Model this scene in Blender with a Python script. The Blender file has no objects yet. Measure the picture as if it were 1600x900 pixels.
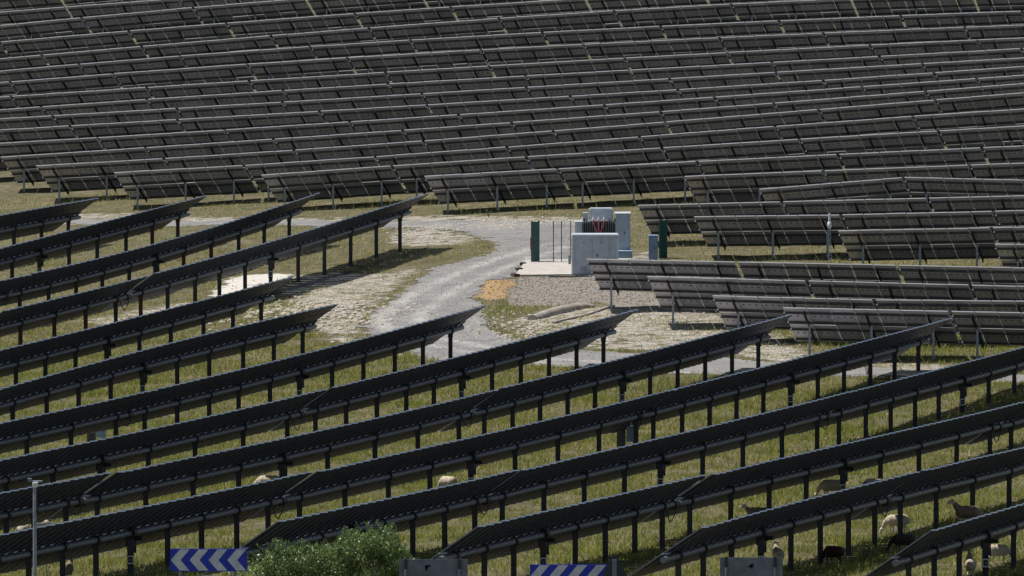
# Solar farm on a hillside
DATA = (
'{"gx":[-80.0,-72.0,-64.0,-56.0,-48.0,-40.0,-32.0,-24.0,-16.0,-8.0,0.0,8.0,16.0,24.0,32.0,40.0,48.0,56.0,64.0,72.0,80.0],"gy":[200.0,210.0,220.0,230.0,240.0,250.0,260.0,270.0,280.0,290.0,300.0,310.0,320.0,330.0,340.0,350.0,360.0,370.0,380.0,390.0,400.0,410.0,420.0,430.0,440.0,450.0,460.0,470.0,480.0,490.0,500.0,510.0,520.0,530.0,540.0,550.0,560.0,570.0,580.0,590.0,600.0,610.0,620.0,630.0,640.0,650.0,660.0,670.0,680.0,690.0,700.0,710.0,720.0,730.0,740.0],"z":[[-26.95,-26.95,-26.95,-26.95,-26.95,-26.95,-26.99,-28.12,-30.32,-32.65,-33.96,-34.32,-34.68,-35.04,-35.4,-35.75,-36.11,-36.45,-36.79,-37.12,-37.43,-37.73,-38.02,-38.29,-38.55,-38.81,-39.05,-39.3,-39.54,-39.79,-40.05,-40.31,-40.57,-40.84,-41.1,-41.35,-41.58,-41.79,-41.95,-42.07,-42.14,-42.16,-42.11,-41.99,-41.82,-41.58,-41.28,-40.92,-40.51,-40.05,-39.56,-39.03,-38.48,-37.92,-37.36],[-26.95,-26.95,-26.95,-26.95,-26.95,-26.95,-26.99,-28.11,-30.27,-32.56,-33.86,-34.22,-34.58,-34.93,-35.29,-35.65,-36.0,-36.35,-36.69,-37.01,-37.32,-37.61,-37.89,-38.15,-38.39,-38.62,-38.85,-39.07,-39.29,-39.52,-39.74,-39.98,-40.21,-40.45,-40.69,-40.92,-41.13,-41.32,-41.47,-41.57,-41.62,-41.61,-41.54,-41.4,-41.21,-40.95,-40.63,-40.26,-39.82,-39.35,-38.83,-38.29,-37.74,-37.17,-36.6],[-26.95,-26.95,-26.95,-26.95,-26.95,-26.95,-26.99,-28.09,-30.22,-32.48,-33.76,-34.12,-34.47,-34.83,-35.19,-35.55,-35.9,-36.25,-36.58,-36.9,-37.21,-37.49,-37.76,-38.0,-38.23,-38.45,-38.65,-38.85,-39.04,-39.24,-39.44,-39.65,-39.85,-40.07,-40.28,-40.49,-40.68,-40.85,-40.98,-41.06,-41.09,-41.06,-40.96,-40.81,-40.6,-40.32,-39.99,-39.59,-39.14,-38.64,-38.11,-37.55,-36.98,-36.41,-35.84],[-26.95,-26.95,-26.95,-26.95,-26.95,-26.95,-26.98,-28.07,-30.17,-32.4,-33.66,-34.02,-34.38,-34.73,-35.09,-35.44,-35.8,-36.14,-36.48,-36.8,-37.1,-37.37,-37.63,-37.86,-38.08,-38.27,-38.45,-38.63,-38.8,-38.97,-39.14,-39.32,-39.5,-39.68,-39.87,-40.05,-40.23,-40.38,-40.49,-40.56,-40.56,-40.5,-40.39,-40.21,-39.98,-39.69,-39.34,-38.92,-38.45,-37.93,-37.38,-36.81,-36.23,-35.65,-35.07],[-26.95,-26.95,-26.95,-26.95,-26.95,-26.95,-26.98,-28.05,-30.12,-32.32,-33.57,-33.92,-34.28,-34.63,-34.99,-35.34,-35.7,-36.04,-36.37,-36.69,-36.99,-37.26,-37.51,-37.73,-37.93,-38.1,-38.26,-38.41,-38.56,-38.7,-38.85,-39.0,-39.14,-39.29,-39.45,-39.61,-39.77,-39.91,-40.01,-40.05,-40.03,-39.95,-39.8,-39.61,-39.36,-39.06,-38.68,-38.25,-37.75,-37.21,-36.64,-36.06,-35.47,-34.89,-34.31],[-26.95,-26.95,-26.95,-26.95,-26.95,-26.95,-26.98,-28.04,-30.07,-32.25,-33.48,-33.83,-34.18,-34.53,-34.89,-35.24,-35.59,-35.94,-36.27,-36.59,-36.89,-37.16,-37.4,-37.61,-37.79,-37.94,-38.08,-38.21,-38.33,-38.45,-38.57,-38.68,-38.8,-38.91,-39.03,-39.17,-39.32,-39.44,-39.52,-39.54,-39.49,-39.38,-39.21,-39.0,-38.74,-38.41,-38.02,-37.57,-37.05,-36.48,-35.89,-35.3,-34.71,-34.13,-33.55],[-26.95,-26.95,-26.95,-26.95,-26.95,-26.95,-26.98,-28.02,-30.03,-32.18,-33.4,-33.74,-34.09,-34.44,-34.79,-35.14,-35.5,-35.84,-36.18,-36.49,-36.79,-37.05,-37.29,-37.49,-37.65,-37.79,-37.91,-38.01,-38.11,-38.2,-38.29,-38.38,-38.46,-38.53,-38.62'
',-38.73,-38.85,-38.96,-39.02,-39.02,-38.94,-38.8,-38.61,-38.38,-38.1,-37.76,-37.35,-36.87,-36.32,-35.73,-35.13,-34.54,-33.95,-33.37,-32.79],[-26.95,-26.95,-26.95,-26.95,-26.95,-26.95,-26.98,-28.01,-29.99,-32.11,-33.32,-33.66,-34.0,-34.35,-34.7,-35.05,-35.4,-35.75,-36.08,-36.4,-36.69,-36.95,-37.19,-37.38,-37.53,-37.65,-37.75,-37.83,-37.91,-37.97,-38.04,-38.09,-38.14,-38.17,-38.21,-38.29,-38.39,-38.47,-38.5,-38.47,-38.37,-38.21,-38.0,-37.75,-37.46,-37.09,-36.65,-36.14,-35.57,-34.97,-34.37,-33.78,-33.2,-32.62,-32.04],[-26.95,-26.95,-26.95,-26.95,-26.95,-26.95,-26.98,-28.0,-29.96,-32.06,-33.25,-33.58,-33.92,-34.26,-34.61,-34.96,-35.31,-35.66,-35.99,-36.3,-36.59,-36.86,-37.08,-37.27,-37.41,-37.52,-37.61,-37.68,-37.73,-37.76,-37.8,-37.82,-37.83,-37.82,-37.82,-37.86,-37.92,-37.96,-37.96,-37.89,-37.77,-37.59,-37.38,-37.13,-36.82,-36.42,-35.95,-35.41,-34.82,-34.2,-33.61,-33.03,-32.46,-31.88,-31.31],[-26.95,-26.95,-26.95,-26.95,-26.95,-26.95,-26.98,-27.99,-29.93,-32.0,-33.18,-33.52,-33.85,-34.19,-34.53,-34.88,-35.23,-35.57,-35.89,-36.2,-36.5,-36.76,-36.99,-37.16,-37.3,-37.42,-37.5,-37.55,-37.58,-37.59,-37.58,-37.58,-37.55,-37.51,-37.46,-37.45,-37.45,-37.42,-37.36,-37.26,-37.13,-36.96,-36.76,-36.51,-36.18,-35.76,-35.25,-34.68,-34.08,-33.47,-32.89,-32.31,-31.74,-31.17,-30.6],[-26.95,-26.95,-26.95,-26.95,-26.95,-26.95,-26.98,-27.98,-29.9,-31.96,-33.13,-33.46,-33.79,-34.12,-34.46,-34.8,-35.15,-35.49,-35.81,-36.12,-36.41,-36.68,-36.9,-37.08,-37.22,-37.34,-37.42,-37.46,-37.47,-37.45,-37.4,-37.36,-37.31,-37.23,-37.13,-37.05,-36.97,-36.86,-36.73,-36.6,-36.46,-36.31,-36.13,-35.89,-35.56,-35.12,-34.59,-34.0,-33.38,-32.77,-32.19,-31.62,-31.05,-30.48,-29.91],[-26.95,-26.95,-26.95,-26.95,-26.95,-26.95,-26.98,-27.97,-29.88,-31.92,-33.08,-33.41,-33.74,-34.08,-34.41,-34.75,-35.09,-35.42,-35.74,-36.05,-36.34,-36.6,-36.83,-37.01,-37.15,-37.28,-37.36,-37.4,-37.4,-37.34,-37.26,-37.18,-37.08,-36.96,-36.82,-36.66,-36.47,-36.27,-36.09,-35.93,-35.8,-35.67,-35.51,-35.29,-34.96,-34.52,-33.98,-33.37,-32.74,-32.12,-31.54,-30.96,-30.39,-29.81,-29.24],[-26.95,-26.95,-26.95,-26.95,-26.95,-26.95,-26.98,-27.96,-29.85,-31.88,-33.04,-33.37,-33.7,-34.04,-34.36,-34.7,-35.03,-35.36,-35.68,-35.99,-36.28,-36.54,-36.77,-36.95,-37.1,-37.23,-37.31,-37.35,-37.33,-37.25,-37.13,-37.0,-36.86,-36.68,-36.48,-36.24,-35.97,-35.69,-35.45,-35.27,-35.14,-35.03,-34.9,-34.69,-34.38,-33.94,-33.4,-32.78,-32.14,-31.52,-30.92,-30.33,-29.75,-29.17,-28.59],[-26.95,-26.95,-26.95,-26.95,-26.95,-26.95,-26.98,-27.95,-29.83,-31.85,-33.0,-33.33,-33.66,-34.0,-34.33,-34.66,-34.99,-35.31,-35.63,-35.93,-36.22,-36.48,-36.7,-36.89,-37.04,-37.16,-37.24,-37.27,-37.25,-37.15,-37.0,-36.82,-36.61,-36.38,-36.12,-35.82,-35.48,-35.14,-34.85,-34.64,-34.51,-34.41,-34.29,-34.1,-33.8,-33.37,-32.83,-32.21,-31.57,-30.94,-30.33,-29.73,-29.14,-28.55,-27.96],[-26.95,-26.95,-26.95,-26.95,-26.95,-26.95,-26.98,-27.94,-29.81,-31.82,-32.96,-33.29,-33.63,-33.96,-34.29,-34.62,-34.94,-35.26,-35.58,-35.88,-36.16,-36.41,-36.63,-36.82,-36.96,-37.08,-37.14,'
'-37.16,-37.11,-36.99,-36.82,-36.6,-36.35,-36.06,-35.75,-35.39,-35.01,-34.64,-34.32,-34.09,-33.94,-33.82,-33.69,-33.5,-33.2,-32.78,-32.25,-31.65,-31.01,-30.38,-29.76,-29.15,-28.55,-27.94,-27.35],[-26.95,-26.95,-26.95,-26.95,-26.95,-26.95,-26.98,-27.94,-29.8,-31.79,-32.93,-33.26,-33.59,-33.92,-34.25,-34.58,-34.9,-35.22,-35.52,-35.82,-36.09,-36.34,-36.55,-36.73,-36.87,-36.97,-37.02,-37.01,-36.94,-36.8,-36.6,-36.35,-36.06,-35.74,-35.38,-34.99,-34.58,-34.2,-33.86,-33.6,-33.41,-33.26,-33.1,-32.88,-32.58,-32.17,-31.65,-31.07,-30.45,-29.82,-29.2,-28.58,-27.96,-27.35,-26.75],[-26.95,-26.95,-26.95,-26.95,-26.95,-26.95,-26.98,-27.93,-29.78,-31.76,-32.9,-33.23,-33.56,-33.89,-34.21,-34.54,-34.86,-35.17,-35.47,-35.76,-36.02,-36.26,-36.47,-36.63,-36.76,-36.84,-36.87,-36.84,-36.75,-36.59,-36.37,-36.09,-35.77,-35.41,-35.01,-34.6,-34.18,-33.78,-33.43,-33.14,-32.91,-32.71,-32.51,-32.27,-31.95,-31.54,-31.05,-30.48,-29.88,-29.26,-28.64,-28.01,-27.39,-26.78,-26.16],[-26.95,-26.95,-26.95,-26.95,-26.95,-26.95,-26.98,-27.93,-29.77,-31.74,-32.86,-33.19,-33.52,-33.85,-34.18,-34.5,-34.81,-35.12,-35.42,-35.69,-35.95,-36.18,-36.37,-36.53,-36.64,-36.71,-36.71,-36.66,-36.55,-36.36,-36.12,-35.82,-35.46,-35.08,-34.66,-34.22,-33.79,-33.38,-33.01,-32.69,-32.43,-32.19,-31.94,-31.67,-31.33,-30.92,-30.44,-29.89,-29.31,-28.69,-28.07,-27.45,-26.82,-26.2,-25.58],[-26.95,-26.95,-26.95,-26.95,-26.95,-26.95,-26.98,-27.92,-29.75,-31.71,-32.83,-33.16,-33.49,-33.81,-34.14,-34.46,-34.77,-35.07,-35.36,-35.63,-35.87,-36.09,-36.28,-36.42,-36.52,-36.56,-36.55,-36.47,-36.33,-36.13,-35.86,-35.53,-35.16,-34.75,-34.31,-33.85,-33.41,-32.98,-32.59,-32.25,-31.95,-31.67,-31.39,-31.08,-30.72,-30.31,-29.83,-29.3,-28.73,-28.12,-27.51,-26.88,-26.26,-25.63,-25.01],[-26.95,-26.95,-26.95,-26.95,-26.95,-26.95,-26.98,-27.92,-29.73,-31.68,-32.8,-33.13,-33.45,-33.78,-34.1,-34.41,-34.72,-35.02,-35.3,-35.56,-35.8,-36.0,-36.18,-36.3,-36.38,-36.41,-36.38,-36.28,-36.12,-35.89,-35.6,-35.25,-34.85,-34.42,-33.96,-33.49,-33.03,-32.58,-32.18,-31.81,-31.47,-31.15,-30.84,-30.5,-30.13,-29.7,-29.23,-28.71,-28.14,-27.55,-26.94,-26.32,-25.69,-25.07,-24.44],[-26.95,-26.95,-26.95,-26.95,-26.95,-26.95,-26.98,-27.91,-29.72,-31.66,-32.77,-33.09,-33.42,-33.74,-34.06,-34.37,-34.67,-34.96,-35.24,-35.49,-35.72,-35.91,-36.07,-36.19,-36.25,-36.26,-36.21,-36.09,-35.9,-35.65,-35.34,-34.97,-34.55,-34.09,-33.61,-33.13,-32.65,-32.19,-31.76,-31.36,-30.99,-30.64,-30.29,-29.93,-29.54,-29.1,-28.63,-28.11,-27.56,-26.97,-26.37,-25.75,-25.12,-24.5,-23.87]],"tables":[[0,-36.15,710.77,-32.65,0.0887,6,1.064],[0,-29.78,709.53,-32.07,0.0887,8,0.957],[1,-36.33,702.04,-33.21,0.084,8,0.937],[1,-28.87,700.59,-32.57,0.082,7,1.06],[1,-21.48,699.15,-31.96,0.0797,8,0.94],[2,-34.84,692.99,-33.61,0.104,7,1.059],[2,-27.47,691.56,-32.83,0.0968,7,1.03],[2,-20.3,690.16,-32.12,0.0888,7,1.036],[2,-13.08,688.76,-31.47,0.0808,7,1.037],[2,-5.85,687.36,-30.87,0.0727,7,1.02],[3,-38.49,684.94,-34.59,0.0946,6,1.026],[3,-32.35,683.74,-34.0,0.0925,8,1.037],[3,-24.11,682.14,-33.22,0.08'
'72,6,1.031],[3,-17.94,680.94,-32.67,0.0818,8,1.022],[3,-9.81,679.36,-31.99,0.0763,6,1.007],[3,-3.77,678.19,-31.52,0.0705,9,0.941],[3,4.66,676.55,-30.92,0.0639,7,1.058],[3,12.04,675.12,-30.44,0.0576,8,0.947],[4,-35.57,675.61,-34.96,0.0951,6,1.053],[4,-29.27,674.39,-34.35,0.0938,6,1.048],[4,-23.0,673.17,-33.75,0.0907,8,1.018],[4,-14.91,671.59,-33.0,0.0864,6,1.018],[4,-8.81,670.41,-32.46,0.0808,8,1.014],[4,-0.74,668.84,-31.79,0.0733,7,1.02],[4,6.37,667.46,-31.26,0.0649,7,1.032],[4,13.58,666.06,-30.78,0.0548,7,1.05],[4,20.91,664.63,-30.38,0.0431,7,1.062],[4,28.32,663.19,-30.05,0.0334,7,1.0],[5,-33.11,666.37,-35.07,0.0949,7,0.936],[5,-26.59,665.1,-34.44,0.088,6,1.046],[5,-20.32,663.89,-33.87,0.0802,8,1.007],[5,-12.31,662.33,-33.22,0.0731,6,1.029],[5,-6.14,661.13,-32.76,0.0665,8,1.013],[5,1.92,659.56,-32.21,0.0602,7,1.032],[5,9.13,658.16,-31.77,0.0549,7,1.027],[5,16.31,656.77,-31.37,0.0502,7,1.051],[5,23.64,655.34,-30.99,0.0462,7,1.046],[5,30.95,653.92,-30.65,0.0452,7,1.052],[6,-36.61,658.29,-35.65,0.0887,6,1.029],[6,-30.45,657.09,-35.1,0.0861,6,1.051],[6,-24.16,655.87,-34.54,0.0794,8,1.031],[6,-15.96,654.28,-33.88,0.0732,6,1.011],[6,-9.89,653.1,-33.43,0.0675,8,1.016],[6,-1.8,651.52,-32.87,0.0623,6,1.027],[6,4.36,650.33,-32.48,0.0575,8,1.026],[6,12.54,648.74,-32.0,0.0533,6,1.031],[6,18.73,647.53,-31.66,0.0495,8,1.055],[6,27.13,645.9,-31.24,0.0466,7,0.985],[7,-36.12,649.43,-35.97,0.0752,6,1.023],[7,-29.99,648.24,-35.5,0.0746,8,1.031],[7,-21.79,646.65,-34.88,0.0733,6,1.027],[7,-15.63,645.45,-34.42,0.0715,8,1.026],[7,-7.47,643.86,-33.82,0.0694,6,1.03],[7,-1.28,642.66,-33.38,0.0668,8,1.012],[7,6.77,641.1,-32.84,0.0638,6,1.008],[7,12.82,639.92,-32.44,0.0604,8,1.055],[7,21.22,638.29,-31.92,0.0564,6,1.049],[7,27.52,637.06,-31.56,0.0536,8,0.993],[8,-33.72,640.21,-36.12,0.0823,6,0.989],[8,-27.78,639.05,-35.62,0.0791,6,1.05],[8,-21.49,637.83,-35.11,0.0745,8,1.016],[8,-13.41,636.26,-34.5,0.0706,6,1.033],[8,-7.21,635.05,-34.05,0.0677,8,1.016],[8,0.87,633.48,-33.49,0.0654,6,1.017],[8,6.98,632.3,-33.09,0.0641,8,1.04],[8,15.25,630.69,-32.55,0.0635,6,1.039],[8,21.49,629.47,-32.14,0.0639,8,1.03],[8,29.69,627.88,-31.61,0.0642,7,0.963],[9,-34.39,631.57,-36.17,0.0675,8,0.962],[9,-26.72,630.09,-35.64,0.0685,7,1.045],[9,-19.43,628.67,-35.13,0.0694,6,1.029],[9,-13.26,627.47,-34.7,0.0699,8,1.02],[9,-5.14,625.89,-34.12,0.0701,6,1.007],[9,0.9,624.72,-33.69,0.0698,8,1.039],[9,9.17,623.11,-33.1,0.0691,6,1.016],[9,15.27,621.92,-32.67,0.068,8,1.053],[9,23.64,620.3,-32.09,0.0663,7,0.979],[10,-32.41,622.43,-36.2,0.0681,7,1.012],[10,-25.35,621.06,-35.71,0.0677,6,1.037],[10,-19.13,619.85,-35.28,0.0677,8,1.028],[10,-10.94,618.26,-34.71,0.0683,6,1.027],[10,-4.78,617.06,-34.28,0.0695,8,1.028],[10,3.4,615.47,-33.7,0.0712,6,1.018],[10,9.51,614.28,-33.26,0.0736,8,1.033],[10,17.73,612.68,-32.64,0.0766,6,1.039],[10,23.96,611.47,-32.15,0.0797,8,0.991],[11,-31.22,613.44,-36.39,0.0673,8,0.98],[11,-23.42,611.92,-35.86,0.0705,7,1.04],[11,-16.16,610.51,-35.33,0.0734,7,1.014],[11,-9.08,609.13,-34.8,0'
'.0756,6,1.024],[11,-2.94,607.94,-34.33,0.0775,8,1.031],[11,5.26,606.35,-33.68,0.0789,6,1.027],[11,11.42,605.15,-33.18,0.0798,8,1.035],[11,19.64,603.55,-32.51,0.0802,6,1.059],[11,25.99,602.32,-31.99,0.0801,8,0.944],[12,-28.6,604.17,-36.5,0.0753,8,1.034],[12,-20.38,602.57,-35.87,0.077,7,1.029],[12,-13.21,601.18,-35.31,0.0787,7,1.034],[12,-5.99,599.77,-34.73,0.0805,6,1.008],[12,0.05,598.6,-34.23,0.0825,8,1.037],[12,8.29,597.0,-33.54,0.0847,6,1.04],[12,14.52,595.79,-33.0,0.0871,8,1.045],[12,22.83,594.17,-32.26,0.0897,7,1.015],[13,-26.23,594.94,-36.42,0.0667,7,1.027],[13,-19.06,593.55,-35.93,0.0746,7,1.028],[13,-11.88,592.16,-35.38,0.0811,7,1.018],[13,-4.78,590.78,-34.79,0.086,7,1.019],[13,2.32,589.4,-34.17,0.0892,6,1.017],[13,8.41,588.21,-33.61,0.0911,8,1.047],[13,16.73,586.59,-32.84,0.0915,6,1.049],[13,23.01,585.37,-32.25,0.0905,8,0.941],[14,-21.57,585.28,-36.2,0.066,7,1.024],[14,-14.42,583.89,-35.72,0.0767,7,1.02],[14,-7.31,582.51,-35.16,0.0838,7,1.02],[14,-0.19,581.12,-34.56,0.0873,7,1.021],[14,6.92,579.74,-33.92,0.087,7,1.04],[14,14.17,578.33,-33.28,0.0828,7,1.05],[14,21.48,576.91,-32.66,0.0751,7,1.034],[15,-13.35,574.92,-35.69,0.0811,7,1.009],[15,-6.31,573.55,-35.11,0.0785,7,1.023],[15,0.83,572.16,-34.54,0.0759,7,1.028],[15,8.0,570.77,-33.98,0.0733,7,1.037],[15,15.23,569.36,-33.44,0.0707,7,1.041],[15,22.5,567.95,-32.92,0.0683,7,1.017],[16,-4.57,564.45,-35.1,0.067,7,1.006],[16,2.45,563.09,-34.62,0.0639,7,1.039],[16,9.7,561.68,-34.15,0.0608,7,1.043],[16,16.99,560.26,-33.7,0.0576,7,1.061],[16,24.39,558.82,-33.26,0.0555,7,1.008],[17,8.84,553.09,-34.4,0.0525,7,1.022],[17,15.98,551.7,-34.02,0.05,7,1.059],[17,23.37,550.26,-33.64,0.0483,7,1.039],[18,12.46,543.62,-34.46,0.0927,7,1.043],[18,19.72,542.21,-33.77,-0.0112,7,0.992],[19,6.25,536.07,-34.78,0.0364,7,1.027],[19,13.43,534.67,-34.51,0.0369,7,1.026],[19,20.6,533.28,-34.24,0.0373,7,1.03],[20,8.89,526.79,-34.74,0.0259,7,1.03],[20,16.09,525.39,-34.55,0.0354,7,1.052],[20,23.44,523.96,-34.28,0.041,7,0.997],[21,15.62,516.72,-34.75,0.0332,7,1.052],[21,22.97,515.29,-34.5,0.0332,7,0.993],[22,22.67,506.59,-34.7,0.0131,7,0.963],[101,3.45,498.5,-34.83,-0.0058,7,0.997],[101,10.43,497.14,-34.87,-0.007,7,1.051],[101,17.78,495.71,-34.92,-0.0083,7,1.049],[102,6.14,489.22,-34.97,-0.0135,7,1.04],[102,13.42,487.8,-35.07,-0.0117,7,1.047],[102,20.74,486.38,-35.16,-0.0105,7,1.032],[103,8.93,479.91,-35.16,-0.0132,7,1.031],[103,16.15,478.51,-35.25,0.0063,7,1.037],[104,11.83,470.59,-35.01,-0.0067,7,1.042],[104,19.12,469.17,-35.06,-0.0067,7,1.024]],"trackers":[[1,-166.11,[517.64,522.31,526.95,531.56],null,[515.74,533.46],[-36.69,-36.74,-36.79,-36.84],[-36.68,-36.86]],[2,-159.11,[495.6,499.98,504.42,509.25,513.96,518.85,523.39,527.88],2,[493.7,529.78],[-36.77,-36.72,-36.66,-36.6,-36.55,-36.49,-36.43,-36.38],[-36.79,-36.35]],[3,-152.11,[479.14,483.61,487.95,492.16,496.54,500.88,505.62,510.33,515.13,519.66,524.16],5,[477.24,526.06],[-36.69,-36.7,-36.69,-36.66,-36.62,-36.55,-36.47,-36.36,-36.23,-36.1,-35.94],[-36.68,-35.88]],[3,-1'
'52.11,[463.76,467.97,472.24,475.62],null,[461.86,477.52],[-36.57,-36.61,-36.64,-36.67],[-36.56,-36.69]],[4,-145.11,[475.48,479.76,484.21,488.21,492.49,496.83,501.58,506.19,510.88,515.53,519.9],5,[473.58,521.8],[-36.29,-36.26,-36.21,-36.16,-36.1,-36.03,-35.94,-35.85,-35.76,-35.65,-35.55],[-36.31,-35.5]],[4,-145.11,[452.61,457.17,462.2,466.94,471.57],null,[450.71,473.47],[-36.36,-36.37,-36.36,-36.35,-36.32],[-36.36,-36.31]],[5,-138.11,[428.74,431.19,434.47,438.61,442.92,447.49,452.34,457.09,462.14,466.78,471.3],5,[426.84,473.2],[-36.27,-36.28,-36.29,-36.3,-36.3,-36.3,-36.3,-36.29,-36.27,-36.25,-36.22],[-36.26,-36.21]],[6,-131.11,[407.91,412.01,416.54,420.89,425.33,429.86,434.84,439.56,444.66,449.37,453.88],5,[406.01,455.78],[-36.02,-35.99,-35.96,-35.95,-35.94,-35.94,-35.96,-35.98,-36.02,-36.06,-36.1],[-36.03,-36.13]],[7,-124.11,[407.15,411.61,416.08,420.26,424.81,429.16,434.08,438.9,443.83,448.34,452.83],5,[405.25,454.73],[-35.75,-35.8,-35.85,-35.88,-35.91,-35.94,-35.96,-35.97,-35.98,-35.97,-35.97],[-35.73,-35.96]],[7,-124.11,[381.37,386.43,391.77,397.41,403.29],null,[379.47,405.19],[-35.31,-35.41,-35.52,-35.61,-35.7],[-35.27,-35.73]],[8,-117.11,[407.21,411.62,416.12,420.52,424.72,428.99,433.85,438.5,443.14,447.76,452.37],5,[405.31,454.27],[-35.59,-35.64,-35.7,-35.74,-35.78,-35.82,-35.86,-35.89,-35.92,-35.94,-35.96],[-35.56,-35.97]],[8,-117.11,[362.03,367.23,372.8,378.61,384.66,390.73,397.16,403.24],3,[360.13,405.14],[-34.71,-34.84,-34.98,-35.1,-35.23,-35.34,-35.44,-35.53],[-34.67,-35.56]],[9,-110.11,[406.76,411.02,415.26,419.58,423.98,428.37,433.05,437.73,442.5,447.25,451.98],5,[404.86,453.88],[-35.42,-35.49,-35.56,-35.62,-35.68,-35.74,-35.8,-35.85,-35.91,-35.96,-36.01],[-35.39,-36.03]],[9,-110.11,[355.59,361.35,367.13,372.84,378.46,384.49,390.98,397.02,402.97],4,[353.69,404.87],[-34.28,-34.44,-34.6,-34.74,-34.87,-35.01,-35.14,-35.25,-35.36],[-34.22,-35.39]],[9,-110.11,[341.76,345.27,348.33,351.97],null,[339.86,353.87],[-33.83,-33.95,-34.05,-34.17],[-33.77,-34.23]],[10,-103.11,[406.03,410.63,415.11,419.57,424.13,428.78,433.64,438.37,443.2,447.77,452.3],5,[404.13,454.2],[-35.28,-35.37,-35.45,-35.53,-35.61,-35.69,-35.77,-35.84,-35.92,-35.99,-36.05],[-35.25,-36.08]],[10,-103.11,[356.52,362.24,367.87,373.42,379.03,385.25,391.48,397.61,403.32],4,[354.62,405.22],[-34.15,-34.3,-34.44,-34.58,-34.71,-34.85,-34.99,-35.11,-35.23],[-34.1,-35.27]],[10,-103.11,[318.72,322.31,325.64,329.23,332.83,336.65,340.83,344.75,348.89,352.67],5,[316.82,354.57],[-33.0,-33.12,-33.23,-33.35,-33.46,-33.58,-33.71,-33.82,-33.94,-34.04],[-32.94,-34.1]],[11,-96.11,[407.76,412.36,416.71,421.04,425.33,429.71,434.66,439.6,444.26,449.14],5,[405.86,451.04],[-35.28,-35.38,-35.47,-35.56,-35.65,-35.74,-35.83,-35.93,-36.0,-36.0],[-35.24,-36.0]],[11,-96.11,[357.4,362.98,368.55,374.28,379.51,385.86,392.1,398.33,404.11],4,[355.5,406.01],[-34.03,-34.18,-34.33,-34.48,-34.62,-34.77,-34.92,-35.07,-35.2],[-33.98,-35.24]],[11,-96.11,[327.49,330.98,334.69,338.32,342.11,345.9,349.92,353.79],3,[325.59'
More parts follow.
